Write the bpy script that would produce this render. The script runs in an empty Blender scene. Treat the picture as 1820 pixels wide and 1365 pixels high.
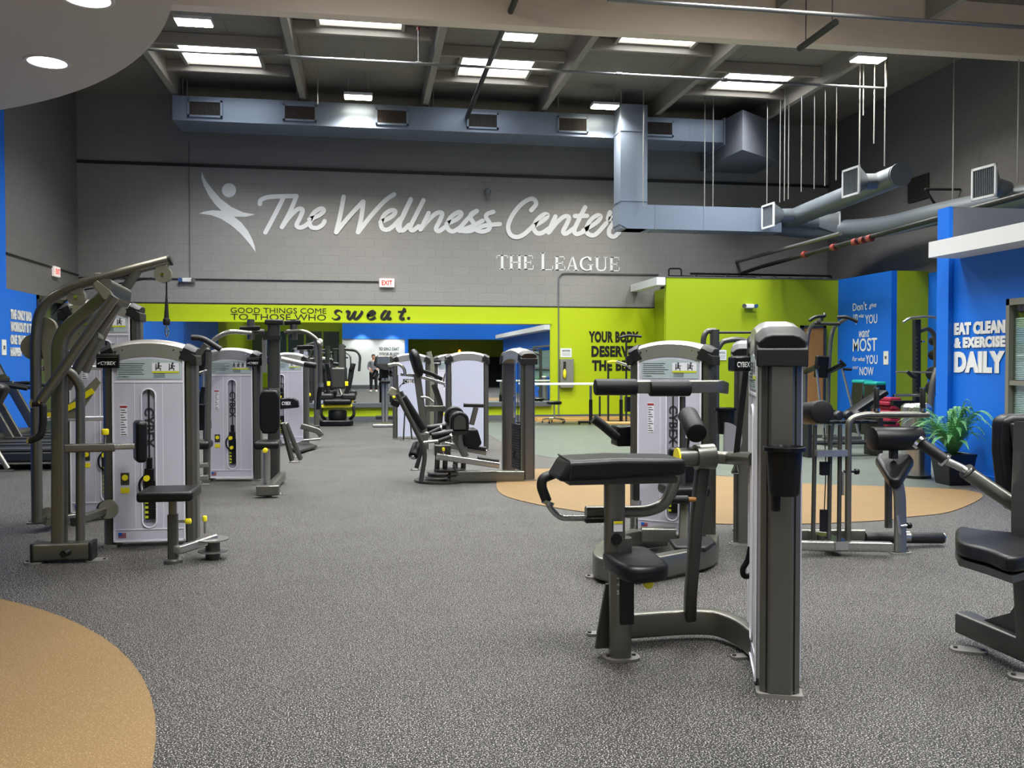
import bpy, bmesh, math, random
from mathutils import Vector, Matrix
from mathutils.geometry import tessellate_polygon
random.seed(7)
S = bpy.context.scene
COL = S.collection

# ------------------------------------------------------------------ camera
EYE, FOC = 1.36, 1600.0                      # eye height (m), focal length in pixels of the 1820x1365 frame
YAW, PITCH = math.atan(260/FOC), math.atan(37.5/FOC)
cd = bpy.data.cameras.new('camera'); cam = bpy.data.objects.new('camera', cd); COL.objects.link(cam)
cd.sensor_fit = 'HORIZONTAL'; cd.sensor_width = 36; cd.lens = 36*FOC/1820
cd.clip_start = .05; cd.clip_end = 200
cam.location = (0, 0, EYE); cam.rotation_euler = (math.pi/2-PITCH, 0, -YAW)
S.camera = cam
# ------------------------------------------------------------------ view + world
S.view_settings.view_transform = 'Standard'; S.view_settings.look = 'None'
S.view_settings.gamma = 1; S.view_settings.use_curve_mapping = False
S.view_settings.exposure = -0.5
wd = bpy.data.worlds.new('world'); S.world = wd; wd.use_nodes = True
wd.node_tree.nodes['Background'].inputs[0].default_value = (.75, .85, 1, 1)
wd.node_tree.nodes['Background'].inputs[1].default_value = 1.0
K_SKY, K_LED = 330.0, 190.0                   # watts per skylight / per ceiling fixture

_F = Vector((math.sin(YAW)*math.cos(PITCH), math.cos(YAW)*math.cos(PITCH), -math.sin(PITCH)))
_R = Vector((math.cos(YAW), -math.sin(YAW), 0)); _U = _R.cross(_F)
def ray(px, py): return _F + _R*((px-910)/FOC) + _U*((682.5-py)/FOC)
def W(px, py, Y):            # world point at depth Y seen at a photo pixel
    d = ray(px, py); t = Y/d.y; return Vector((d.x*t, Y, EYE+d.z*t))
def WX(px, py, X):
    d = ray(px, py); t = X/d.x; return Vector((X, d.y*t, EYE+d.z*t))
def FL(px, py, z=0):
    d = ray(px, py); t = (z-EYE)/d.z; return Vector((d.x*t, d.y*t, z))

# ------------------------------------------------------------------ materials
def lin(h):
    h = h.lstrip('#'); out = []
    for i in (0, 2, 4):
        c = int(h[i:i+2], 16)/255
        out.append(c/12.92 if c <= .04045 else ((c+.055)/1.055)**2.4)
    return (*out, 1)
def mat(name, col, rough=.5, metal=0., spec=.5, emit=None, es=0., bump=None, var=0., coat=0.):
    m = bpy.data.materials.new(name); m.use_nodes = True
    nt = m.node_tree; b = nt.nodes['Principled BSDF']
    c = lin(col) if isinstance(col, str) else col
    b.inputs['Base Color'].default_value = c
    b.inputs['Roughness'].default_value = rough; b.inputs['Metallic'].default_value = metal
    b.inputs['Specular IOR Level'].default_value = spec
    if coat: b.inputs['Coat Weight'].default_value = coat; b.inputs['Coat Roughness'].default_value = .15
    if emit:
        b.inputs['Emission Color'].default_value = lin(emit); b.inputs['Emission Strength'].default_value = es
    if bump or var:
        tc = nt.nodes.new('ShaderNodeTexCoord'); n = nt.nodes.new('ShaderNodeTexNoise')
        n.inputs['Scale'].default_value = (bump or (40, 0))[0]; n.inputs['Detail'].default_value = 3
        nt.links.new(tc.outputs['Object'], n.inputs['Vector'])
        if bump:
            bp = nt.nodes.new('ShaderNodeBump'); bp.inputs['Strength'].default_value = bump[1]; bp.inputs['Distance'].default_value = .01
            nt.links.new(n.outputs['Fac'], bp.inputs['Height']); nt.links.new(bp.outputs['Normal'], b.inputs['Normal'])
        if var:
            mx = nt.nodes.new('ShaderNodeMix'); mx.data_type = 'RGBA'
            mx.inputs[6].default_value = tuple(x*(1-var) for x in c[:3])+(1,); mx.inputs[7].default_value = tuple(min(1, x*(1+var)) for x in c[:3])+(1,)
            nt.links.new(n.outputs['Fac'], mx.inputs[0]); nt.links.new(mx.outputs[2], b.inputs['Base Color'])
    return m
def mat_block(name, col, axes, w=.4, h=.2, strength=.35, rough=.6, mortar=.85):
    """painted masonry / panel courses; axes picks the two object-space axes of the wall"""
    m = mat(name, col, rough); nt = m.node_tree; b = nt.nodes['Principled BSDF']
    tc = nt.nodes.new('ShaderNodeTexCoord'); sp = nt.nodes.new('ShaderNodeSeparateXYZ'); cb = nt.nodes.new('ShaderNodeCombineXYZ')
    nt.links.new(tc.outputs['Object'], sp.inputs[0])
    nt.links.new(sp.outputs[axes[0]], cb.inputs[0]); nt.links.new(sp.outputs[axes[1]], cb.inputs[1])
    br = nt.nodes.new('ShaderNodeTexBrick'); br.inputs['Scale'].default_value = 1
    br.inputs['Brick Width'].default_value = w; br.inputs['Row Height'].default_value = h
    br.inputs['Mortar Size'].default_value = .007; br.inputs['Mortar Smooth'].default_value = .4
    c = lin(col)
    br.inputs['Color1'].default_value = c; br.inputs['Color2'].default_value = tuple(x*.95 for x in c[:3])+(1,)
    br.inputs['Mortar'].default_value = tuple(x*mortar for x in c[:3])+(1,)
    nt.links.new(cb.outputs[0], br.inputs['Vector']); nt.links.new(br.outputs['Color'], b.inputs['Base Color'])
    n = nt.nodes.new('ShaderNodeTexNoise'); n.inputs['Scale'].default_value = 60; nt.links.new(tc.outputs['Object'], n.inputs['Vector'])
    ma = nt.nodes.new('ShaderNodeMath'); ma.operation = 'MULTIPLY_ADD'; ma.inputs[1].default_value = -1.2
    nt.links.new(br.outputs['Fac'], ma.inputs[0]); nt.links.new(n.outputs['Fac'], ma.inputs[2])
    bp = nt.nodes.new('ShaderNodeBump'); bp.inputs['Strength'].default_value = strength; bp.inputs['Distance'].default_value = .012
    nt.links.new(ma.outputs[0], bp.inputs['Height']); nt.links.new(bp.outputs['Normal'], b.inputs['Normal'])
    return m
def mat_rubber(name, base, fleck, amount=.56, scale=170., rough=.55):
    """speckled rubber flooring: flecks of lighter crumb in a base colour"""
    m = mat(name, base, rough, spec=.16); nt = m.node_tree; b = nt.nodes['Principled BSDF']
    tc = nt.nodes.new('ShaderNodeTexCoord')
    n = nt.nodes.new('ShaderNodeTexNoise'); n.inputs['Scale'].default_value = scale; n.inputs['Detail'].default_value = 2; n.inputs['Roughness'].default_value = .7
    n2 = nt.nodes.new('ShaderNodeTexNoise'); n2.inputs['Scale'].default_value = 1.3; n2.inputs['Detail'].default_value = 4
    r = nt.nodes.new('ShaderNodeValToRGB')
    r.color_ramp.elements[0].position = amount-.02; r.color_ramp.elements[0].color = (0, 0, 0, 1)
    r.color_ramp.elements[1].position = amount+.035; r.color_ramp.elements[1].color = (1, 1, 1, 1)
    mx = nt.nodes.new('ShaderNodeMix'); mx.data_type = 'RGBA'; mx.inputs[6].default_value = lin(base); mx.inputs[7].default_value = lin(fleck)
    nt.links.new(tc.outputs['Object'], n.inputs['Vector']); nt.links.new(tc.outputs['Object'], n2.inputs['Vector'])
    nt.links.new(n.outputs['Fac'], r.inputs[0]); nt.links.new(r.outputs[0], mx.inputs[0])
    mx2 = nt.nodes.new('ShaderNodeMix'); mx2.data_type = 'RGBA'; mx2.blend_type = 'MULTIPLY'; mx2.inputs[0].default_value = .35
    nt.links.new(mx.outputs[2], mx2.inputs[6]); nt.links.new(n2.outputs['Color'], mx2.inputs[7])
    mx2.inputs[0].default_value = .0
    nt.links.new(mx2.outputs[2], b.inputs['Base Color'])
    rr = nt.nodes.new('ShaderNodeMapRange'); rr.inputs[3].default_value = rough-.12; rr.inputs[4].default_value = rough+.1
    nt.links.new(n2.outputs['Fac'], rr.inputs[0]); nt.links.new(rr.outputs[0], b.inputs['Roughness'])
    bp = nt.nodes.new('ShaderNodeBump'); bp.inputs['Strength'].default_value = .25; bp.inputs['Distance'].default_value = .003
    nt.links.new(n.outputs['Fac'], bp.inputs['Height']); nt.links.new(bp.outputs['Normal'], b.inputs['Normal'])
    return m
def mat_wood(name, c1, c2, axis=2, scale=3., rough=.45):
    m = mat(name, c1, rough); nt = m.node_tree; b = nt.nodes['Principled BSDF']
    tc = nt.nodes.new('ShaderNodeTexCoord'); mp = nt.nodes.new('ShaderNodeMapping')
    sc = [14, 14, 14]; sc[axis] = 1.2; mp.inputs['Scale'].default_value = sc
    n = nt.nodes.new('ShaderNodeTexNoise'); n.inputs['Scale'].default_value = scale; n.inputs['Detail'].default_value = 5; n.inputs['Distortion'].default_value = .6
    mx = nt.nodes.new('ShaderNodeMix'); mx.data_type = 'RGBA'; mx.inputs[6].default_value = lin(c1); mx.inputs[7].default_value = lin(c2)
    nt.links.new(tc.outputs['Object'], mp.inputs[0]); nt.links.new(mp.outputs[0], n.inputs['Vector'])
    nt.links.new(n.outputs['Fac'], mx.inputs[0]); nt.links.new(mx.outputs[2], b.inputs['Base Color'])
    return m
def mat_glass(name, col=(.8, .9, .9, 1), rough=.02):
    m = mat(name, col, rough); b = m.node_tree.nodes['Principled BSDF']; b.inputs['Transmission Weight'].default_value = .9
    return m

M = dict(
 frame=mat('bronze grey paint', '#77766f', .33, .85, var=.04),
 framed=mat('dark bronze paint', '#50504d', .36, .7),
 column=mat('extruded column', '#6b6963', .34, .75),
 groove=mat('column groove', '#1c1b1a', .6),
 silver=mat('brushed silver', '#aaa9a6', .25, .85),
 chrome=mat('chrome', '#d8d8d8', .12, 1.0),
 cap=mat('silver top cap', '#b0afad', .3, .7),
 white=mat('white steel panel', '#c2c0cd', .38, 0., coat=.2),
 whiteb=mat('white back panel', '#bcbfd3', .32, 0., coat=.3),
 slot=mat('slot lining', '#a8a6b4', .45),
 seam=mat('panel seam', '#e4e3ea', .4),
 placard=mat('placard', '#a9b8b9', .4),
 ink=mat('ink', '#33383a', .6), black=mat('black lettering', '#070708', .55), inkw=mat('white ink', '#f2f2f2', .5), lime_ink=mat('lime ink', '#c3cc2e', .5), redink=mat('red ink', '#9a3038', .5),
 vinyl=mat('black vinyl', '#0b0c0e', .38, bump=(220, .08), spec=.32),
 foam=mat('foam roller', '#0b0c0e', .5, spec=.3, bump=(300, .1)),
 rubber=mat('black rubber', '#0b0b0c', .5),
 plastic=mat('black plastic', '#0b0c10', .3, spec=.3), footm=mat('foot steel', '#74726d', .5, .2),
 stack=mat('weight plate', '#191919', .45, .3),
 olive=mat('olive plate', '#7a796b', .42, .2),
 yellow=mat('yellow plastic', '#e6d81e', .4),
 cable=mat('cable', '#1a1a1a', .4),
 lime=mat('lime paint', '#a9bb00', .5, bump=(90, .05)),
 lime_shaded=mat('shaded lime paint', '#93a800', .55, bump=(90, .05)),  # lime again, darkened: the far room's weaker light is put into the colour
 blue=mat('blue paint', '#0064cc', .5, bump=(90, .05)),
 greyp=mat('grey paint', '#5d6067', .6), whitep=mat('white paint', '#d6d8d8', .5),
 soffit=mat('white plaster', '#d2ccc5', .7),
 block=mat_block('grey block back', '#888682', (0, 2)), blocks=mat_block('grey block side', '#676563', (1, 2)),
 base=mat('baseboard grey', '#52565a', .5),
 ceil=mat_block('roof deck', '#847d72', (0, 1), 2.4, .6, .5, .8, .55),
 girder=mat_wood('girder paint', '#e2cdb2', '#eedcc6', 0, 1.2, .6), purlin=mat_wood('purlin paint', '#8e877b', '#9b9488', 1, 1.5, .65),
 duct=mat('galvanised duct', '#7f8b9c', .38, .45, var=.06), ductr=mat('painted round duct', '#73797e', .42, .35),
 grille=mat('grille dark', '#1d1917', .6), slat=mat('grille slat', '#4c413c', .5), pipe=mat('pipe', '#767675', .35, .6), piped=mat('dark pipe', '#2e2e2d', .45, .4), rod=mat('rod', '#bdbdb9', .3, .8),
 red=mat('red paint', '#8a3a34', .45), exitw=mat('exit face', '#e8ddd4', .4, emit='#fff2e8', es=.5), exitr=mat('exit red', '#d4241c', .4, emit='#e02a20', es=.8),
 tan=mat_rubber('tan rubber', '#6e583a', '#93805e', .6, 150), floor=mat_rubber('dark rubber', '#0e0f11', '#bdb9b2', .585, 165),
 floorg=mat_rubber('grey green rubber', '#4b514b', '#6c736b', .58, 160, .42),
 wood=mat_wood('door wood', '#9a6a35', '#b5823f', 2), woodp=mat_wood('plank wood', '#b98d4f', '#d2a968', 0),
 steel=mat('brushed steel', '#b5b5b3', .25, .95), pot=mat('black pot', '#0d0f12', .3), soil=mat('soil', '#1c140e', .9),
 leaf=mat('fern leaf', '#47864a', .5, var=.45), plaid=mat_block('plaid shirt', '#8a8d94', (0, 2), .07, .07, .0, .8, .12), denim=mat('dark trousers', '#17181d', .8), flesh=mat('skin', '#c58f74', .55), hair=mat('dark hair', '#1d1511', .7), teal=mat('teal lid', '#0f8f86', .4), crimson=mat('crimson mat', '#8e1233', .6),
 plug=mat('dark blue grip', '#20242c', .5),
 screen=mat('screen', '#4a5058', .15), glassd=mat('dark glass', '#39443f', .08), blind=mat('blind', '#c4d0d0', .6), winframe=mat('window frame', '#77776b', .5),
 sky=mat('skylight panel', '#ffffff', .5, emit='#f4f8ff', es=9.), led=mat('led lens', '#ffffff', .4, emit='#fff4d6', es=30.),
 can=mat('downlight lens', '#ffffff', .4, emit='#fff8ec', es=14.),
 pend=mat('pendant', '#ff9030', .4, emit='#ff8a2a', es=6.), skin=mat('board grey', '#77786f', .5), dark=mat('dark void', '#151514', .8), beige=mat('socket white', '#d9d8d0', .5),
)
mm = bpy.data.materials.new('mirror glass'); mm.use_nodes = True
_b = mm.node_tree.nodes['Principled BSDF']; _b.inputs['Base Color'].default_value = (.86, .9, .88, 1); _b.inputs['Metallic'].default_value = 1; _b.inputs['Roughness'].default_value = .012
M['mirror'] = mm

# ------------------------------------------------------------------ mesh helpers
ORG = {}
def fillet(pts, rad, k=5):
    pts = [Vector(p) for p in pts]; out = [pts[0]]
    for i in range(1, len(pts)-1):
        a, b, c = pts[i-1], pts[i], pts[i+1]
        u, v = (a-b), (c-b); r = min(rad, u.length*.48, v.length*.48)
        if r < 1e-4: out.append(b); continue
        p0, p1 = b+u.normalized()*r, b+v.normalized()*r
        for j in range(k+1):
            t = j/k; out.append(p0*(1-t)**2+b*2*t*(1-t)+p1*t*t)
    out.append(pts[-1]); return out
def catmull(pts, k=6, closed=False):
    pts = [Vector(p) for p in pts]; n = len(pts); out = []
    rng = range(n if closed else n-1)
    for i in rng:
        g = (lambda j: pts[j % n]) if closed else (lambda j: pts[max(0, min(n-1, j))])
        p0, p1, p2, p3 = g(i-1), g(i), g(i+1), g(i+2)
        for j in range(k):
            t = j/k
            out.append(.5*((2*p1)+(p2-p0)*t+(2*p0-5*p1+4*p2-p3)*t*t+(3*p1-p0-3*p2+p3)*t**3))
    if not closed: out.append(pts[-1])
    return out
def circ(r, n=12, sx=1, sy=1): return [(r*sx*math.cos(2*math.pi*i/n), r*sy*math.sin(2*math.pi*i/n)) for i in range(n)]
def rrect(w, h, r, k=3):
    out = []
    for cx, cy, a0 in ((w/2-r, h/2-r, 0), (-w/2+r, h/2-r, 90), (-w/2+r, -h/2+r, 180), (w/2-r, -h/2+r, 270)):
        for j in range(k+1):
            a = math.radians(a0+90*j/k); out.append((cx+r*math.cos(a), cy+r*math.sin(a)))
    return out
class MB:
    def __init__(s, mtx=None): s.v = []; s.f = []; s.m = mtx or Matrix.Identity(4)
    def add(s, vs, fs):
        o = len(s.v); s.v += [s.m @ Vector(v) for v in vs]; s.f += [tuple(i+o for i in f) for f in fs]; return s
    def box(s, c, d, rot=None):
        x, y, z = d[0]/2, d[1]/2, d[2]/2
        vs = [Vector(p) for p in ((-x,-y,-z),(x,-y,-z),(x,y,-z),(-x,y,-z),(-x,-y,z),(x,-y,z),(x,y,z),(-x,y,z))]
        if rot is not None:
            R = rot if isinstance(rot, Matrix) else Matrix.Rotation(rot, 3, 'Z')
            vs = [R @ v for v in vs]
        c = Vector(c)
        return s.add([v+c for v in vs], [(0,3,2,1),(4,5,6,7),(0,1,5,4),(1,2,6,5),(2,3,7,6),(3,0,4,7)])
    def bb(s, a, b):
        a, b = Vector(a), Vector(b); return s.box((a+b)/2, [abs(b[i]-a[i]) for i in range(3)])
    def sweep(s, prof, path, up=(0, 0, 1), cap=True, closed=False, scale=None):
        path = [Vector(p) for p in path]; n = len(path); m = len(prof); vs = []
        upv = Vector(up); prev = None
        for i, p in enumerate(path):
            if closed: t = path[(i+1) % n]-path[i-1]
            else: t = path[min(n-1, i+1)]-path[max(0, i-1)]
            t.normalize()
            if prev is None:
                x = upv.cross(t)
                if x.length < 1e-3: x = Vector((1, 0, 0)).cross(t)
                if x.length < 1e-3: x = Vector((0, 1, 0)).cross(t)
            else:
                x = prev - t*prev.dot(t)
            x.normalize(); y = t.cross(x); prev = x
            k = scale[i] if scale else 1
            vs += [p+x*(a*k)+y*(b*k) for a, b in prof]
        fs = []
        for i in range(n if closed else n-1):
            j = (i+1) % n
            for q in range(m):
                r = (q+1) % m; fs.append((i*m+q, i*m+r, j*m+r, j*m+q))
        if cap and not closed:
            fs.append(tuple(range(m-1, -1, -1))); fs.append(tuple((n-1)*m+q for q in range(m)))
        return s.add(vs, fs)
    def tube(s, pts, r, fr=.08, n=12, k=5): return s.sweep(circ(r, n), fillet(pts, fr, k) if len(pts) > 2 else pts)
    def bar(s, pts, w, h, fr=.08, up=(0, 0, 1), r=.012, k=5): return s.sweep(rrect(w, h, min(r, w*.45, h*.45)), fillet(pts, fr, k) if len(pts) > 2 else pts, up)
    def cyl(s, a, b, r, n=20): return s.sweep(circ(r, n), [a, b])
    def cone(s, a, b, r0, r1, n=20): return s.sweep(circ(1, n), [a, b], scale=[r0, r1])
    def roll(s, a, b, r, e=.012, n=24):      # roller with rounded ends
        a, b = Vector(a), Vector(b); t = (b-a).normalized()
        return s.sweep(circ(1, n), [a, a+t*e*.3, a+t*e, b-t*e, b-t*e*.3, b], scale=[r-e, r-e*.3, r, r, r-e*.3, r-e])
    def lathe(s, prof, c=(0, 0, 0), n=24):
        vs = []; c = Vector(c); m = len(prof)
        for i in range(n):
            a = 2*math.pi*i/n; vs += [c+Vector((r*math.cos(a), r*math.sin(a), z)) for r, z in prof]
        fs = [(i*m+j, ((i+1) % n)*m+j, ((i+1) % n)*m+j+1, i*m+j+1) for i in range(n) for j in range(m-1)]
        return s.add(vs, fs)
    def ball(s, c, r, n=12):
        if not hasattr(r, '__len__'): r = (r, r, r)
        k = n//2; prof = [(math.sin(math.pi*i/k), -math.cos(math.pi*i/k)) for i in range(k+1)]; c = Vector(c); vs = []
        for i in range(n):
            a = 2*math.pi*i/n; vs += [c+Vector((r[0]*p*math.cos(a), r[1]*p*math.sin(a), r[2]*z)) for p, z in prof]
        m = k+1
        return s.add(vs, [(i*m+j, ((i+1) % n)*m+j, ((i+1) % n)*m+j+1, i*m+j+1) for i in range(n) for j in range(k)])
    def prism(s, poly, o, u, v, depth, holes=()):
        """2D outline (and holes) on plane o,u,v extruded by the vector depth"""
        o, u, v, d = Vector(o), Vector(u), Vector(v), Vector(depth)
        loops = [list(poly)]+[list(h) for h in holes]; P = []; st = []
        for L in loops: st.append(len(P)); P += [o+u*a+v*b for a, b in L]
        n = len(P)
        if holes:
            flat = [[Vector((a, b, 0)) for a, b in L] for L in loops]
            tris = [tuple(t) for t in tessellate_polygon(flat)]
        else: tris = [tuple(range(n))]
        fs = [t for t in tris]+[tuple(i+n for i in reversed(t)) for t in tris]
        for L, k in zip(loops, st):
            m = len(L)
            for i in range(m):
                j = (i+1) % m; fs.append((k+i, k+i+n, k+j+n, k+j))
        return s.add(P+[p+d for p in P], fs)
    def build(s, name, m, parent=None, bev=0., seg=2, smooth=True, ang=40, **props):
        me = bpy.data.meshes.new(name); off = ORG.get(parent.name, Vector()) if parent else Vector()
        loc = Vector()
        if parent is None and s.v:            # own origin: middle of its base
            xs = [v.x for v in s.v]; ys = [v.y for v in s.v]
            loc = Vector(((min(xs)+max(xs))/2, (min(ys)+max(ys))/2, min(v.z for v in s.v))); 
            if props.get('kind') == 'structure': loc = Vector()
            off = loc
        me.from_pydata([v-off for v in s.v], [], s.f)
        if name not in ('wall_lettering', 'wall_emblem'):
            bm = bmesh.new(); bm.from_mesh(me); bmesh.ops.recalc_face_normals(bm, faces=bm.faces); bm.to_mesh(me); bm.free()
        me.materials.append(M[m] if isinstance(m, str) else m)
        if smooth:
            me.polygons.foreach_set('use_smooth', [True]*len(me.polygons)); me.set_sharp_from_angle(angle=math.radians(ang))
        o = bpy.data.objects.new(name, me); COL.objects.link(o)
        if parent: o.parent = parent; ORG[o.name] = off
        else: o.location = loc; ORG[o.name] = loc
        if bev:
            b = o.modifiers.new('bevel', 'BEVEL'); b.width = bev; b.segments = seg; b.limit_method = 'ANGLE'; b.angle_limit = math.radians(50)
        for k, x in props.items(): o[k] = x
        return o
def thing(name, label, cat, loc, group=None):
    o = bpy.data.objects.new(name, None); COL.objects.link(o); o.empty_display_size = .1
    o.location = loc; ORG[o.name] = Vector(loc); o['label'] = label; o['category'] = cat
    if group: o['group'] = group
    return o
def tag(o, label, cat, group=None):
    o['label'] = label; o['category'] = cat
    if group: o['group'] = group
    return o
def struct(name, mb, m, **k): return mb.build(name, m, None, kind='structure', **k)
_fc = {}
def text(mb, s, o, u, v, w, h, t=.003, bold=0., shear=0.):
    """lettering fitted into a w x h box on the plane o,u,v, thickness t along u x v"""
    key = (s, bold, shear)
    if key not in _fc:
        c = bpy.data.curves.new('lettering', 'FONT'); c.body = s; c.offset = bold; c.shear = shear; c.space_character = 1+bold*1.2; c.resolution_u = 3
        ob = bpy.data.objects.new('lettering', c); COL.objects.link(ob)
        dg = bpy.context.evaluated_depsgraph_get(); me = bpy.data.meshes.new_from_object(ob.evaluated_get(dg))
        _fc[key] = ([tuple(x.co) for x in me.vertices], [tuple(p.vertices) for p in me.polygons], [tuple(e.vertices) for e in me.edges])
        bpy.data.objects.remove(ob); bpy.data.curves.remove(c); bpy.data.meshes.remove(me)
    vs, fs, _ = _fc[key]
    if not vs: return mb
    x0 = min(p[0] for p in vs); x1 = max(p[0] for p in vs); y0 = min(p[1] for p in vs); y1 = max(p[1] for p in vs)
    o, u, v = Vector(o), Vector(u).normalized(), Vector(v).normalized(); n = u.cross(v).normalized()*t
    P = [o+u*((p[0]-x0)/(x1-x0)*w)+v*((p[1]-y0)/(y1-y0)*h)+n for p in vs]
    return mb.add(P, fs)
_rb = [0]
def ribbon(mb, pts, width, pos, n, t=.004, nib=None, k=7, smooth=True):
    """flat brush stroke: pts in 2D picture units, pos maps 2D -> 3D, n = outward normal; nib=(angle, thin) narrows it"""
    _rb[0] += 1; t = t+(_rb[0] % 8)*.002
    P = catmull([Vector((a, b, 0)) for a, b in pts], k) if smooth else [Vector((a, b, 0)) for a, b in pts]
    L, R_ = [], []; m = len(P)
    def wid(d):
        if not nib: return width/2
        a = math.atan2(d.y, d.x); return (nib[1]+(width-nib[1])*abs(math.sin(a-nib[0])))/2
    for i, p in enumerate(P):
        d = (P[min(m-1, i+1)]-P[max(0, i-1)]).normalized(); q = Vector((-d.y, d.x, 0))*wid(d)
        L.append(p+q); R_.append(p-q)
    def cap(p, a, b):
        out = []
        for j in range(1, 6):
            th = math.pi*j/6; c = (a-p); e = Vector((c.y, -c.x, 0)); out.append(p+c*math.cos(th)+e*math.sin(th))
        return out
    loop3 = lambda q: pos(q.x, q.y)+Vector(n)*t
    vs = [loop3(q) for q in L]+[loop3(q) for q in R_]; fs = [(i, i+1, m+i+1, m+i) for i in range(m-1)]
    mb.add(vs, fs)
    if not nib:
        for e_, p in enumerate((P[0], P[-1])):
            ring = [loop3(p+Vector((math.cos(2*math.pi*j/14), math.sin(2*math.pi*j/14), 0))*width/2)+Vector(n)*(.0005+.0006*e_) for j in range(14)]
            mb.add(ring, [tuple(range(14))])
    return mb
UX, UY, UZ = Vector((1, 0, 0)), Vector((0, 1, 0)), Vector((0, 0, 1))
# ================================================================== SETTING
XL, XR, YB, YF, ZC = -6.2, 11.4, 21.0, -9.0, 7.25
struct('floor', MB().bb((XL-.2, YF-.2, -.15), (XR+.2, YB+.2, 0)), 'floor', smooth=False)
def floor_shape(pts, z, m):
    n = len(pts); vs = [(p.x, p.y, z) for p in pts]
    return struct('floor', MB().prism([(p.x, p.y) for p in pts], (0, 0, z-.002), UX, UY, (0, 0, .002)), m, smooth=False)
g = [FL(*p) for p in ((850, 752), (862, 768), (905, 793), (950, 808), (1000, 816), (1100, 829), (1286, 846), (1430, 862), (1634, 872), (1690, 868))]
floor_shape(catmull(g, 5)+[Vector((6.86, 9.9, 0)), Vector((11.3, 9.9, 0)), Vector((11.3, 16.85, 0)), Vector((10.5, 16.85, 0)), Vector((10.5, 18.95, 0)), Vector((6.6, 20.9, 0))], .003, 'floorg')
t = [FL(*p) for p in ((950, 834), (1100, 838), (1286, 847), (1430, 860), (1540, 864), (1634, 867), (1715, 872), (1747, 883), (1690, 910), (1611, 920), (1564, 926), (1423, 932), (1280, 932), (1150, 924), (1040, 911), (940, 894), (888, 876), (890, 850))]
floor_shape(catmull(t, 5, True), .006, 'tan')
floor_shape([p for p in [Vector((-4.36+3.68*math.cos(a), 2.66+3.68*math.sin(a), 0)) for a in [2*math.pi*i/96 for i in range(96)]] if p.x > XL+.05], .006, 'tan')

# back wall: grey block above, lime band and lower wall below 2.68
ZB = 2.68
struct('wall_back', MB().bb((XL-.2, YB, ZB), (XR+.2, YB+.2, ZC)), 'block', smooth=False)
struct('wall_back', MB().bb((XL-.2, YB-.012, 0), (XR+.2, YB+.2, ZB)), 'lime', smooth=False)
struct('baseboard_back', MB().bb((XL, YB-.03, 0), (XR, YB-.012, .13)), 'base', smooth=False)
struct('trim_1', MB().bb((XL, YB-.02, ZB), (XR, YB, ZB+.025)), 'piped', smooth=False)
# left wall: blue nearer part, grey block far part, blue band under it, door near the far corner
struct('wall_left', MB().bb((XL-.2, 2, 0), (XL, 17, ZC)), 'blue', smooth=False)
struct('wall_left', MB().bb((XL-.2, YF-.2, 0), (XL, 2, ZC)), 'lime_shaded', smooth=False)
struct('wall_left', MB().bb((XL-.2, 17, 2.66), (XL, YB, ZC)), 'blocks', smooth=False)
struct('wall_left', MB().bb((XL-.2, 17, 0), (XL, 18.45, 2.66)), 'blue', smooth=False)
struct('wall_left', MB().bb((XL-.2, 20.0, 0), (XL, YB, 2.66)), 'blue', smooth=False)
struct('baseboard_left', MB().bb((XL, 2, 0), (XL+.02, 18.45, .12)), 'base', smooth=False)
dr = struct('door_1', MB().bb((XL-.16, 18.5, 0), (XL-.1, 19.95, 2.6)), 'glassd', smooth=False)
fr = MB(); fr.bb((XL-.2, 18.45, 0), (XL+.03, 18.52, 2.66)).bb((XL-.2, 19.93, 0), (XL+.03, 20.0, 2.66)).bb((XL-.2, 18.45, 2.58), (XL+.03, 20, 2.66)); fr.build('door_frame', 'framed', dr)
h = MB(); h.tube([(XL-.1, 19.75, 1.0), (XL-.03, 19.75, 1.0), (XL-.03, 19.6, 1.0)], .012, .02); h.build('door_handle', 'chrome', dr)
# right wall and the end wall behind the viewpoint
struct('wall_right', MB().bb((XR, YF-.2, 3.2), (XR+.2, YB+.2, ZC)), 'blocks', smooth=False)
struct('wall_right', MB().bb((XR, YF-.2, 0), (XR+.2, 16.9, 3.2)), 'blue', smooth=False)
struct('wall_front', MB().bb((XL-.2, YF-.2, 0), (XR+.2, YF, ZC)), 'lime_shaded', smooth=False)
struct('ceiling', MB().bb((XL-.2, YF-.2, ZC), (XR+.2, YB+.2, ZC+.15)), 'ceil', smooth=False)
# lime room in the far right corner with its wing wall and canopy
struct('wall_partition', MB().bb((6.52, 19.0, 0), (10.58, 19.14, 3.24)).bb((6.9, 19.14, 0), (7.05, 20.97, 3.1)), 'lime_shaded', smooth=False)
struct('wall_partition', MB().bb((10.58, 16.9, 0), (10.7, 19.14, 3.24)), 'blue', smooth=False)
struct('wall_partition', MB().bb((10.7, 16.9, 0), (XR, 17.04, 3.24)), 'lime_shaded', smooth=False)
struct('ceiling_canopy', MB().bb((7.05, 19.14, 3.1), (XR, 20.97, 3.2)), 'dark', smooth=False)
cn = struct('trim_2', MB().bb((6.30, 19.0, 3.07), (6.5, 20.97, 3.24)), 'whitep', smooth=False)
struct('trim_3', MB().bb((6.5, 18.99, 3.24), (10.6, 19.16, 3.262)), 'base', smooth=False)
dw = struct('door_2', MB().bb((9.72, 18.95, 0), (10.2, 18.99, 2.15)), 'wood', smooth=False)
f2 = MB(); f2.bb((9.66, 18.93, 0), (9.72, 18.999, 2.2)).bb((10.2, 18.93, 0), (10.26, 18.999, 2.2)).bb((9.66, 18.93, 2.15), (10.26, 18.999, 2.2)); f2.build('door_frame', 'framed', dw)
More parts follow.
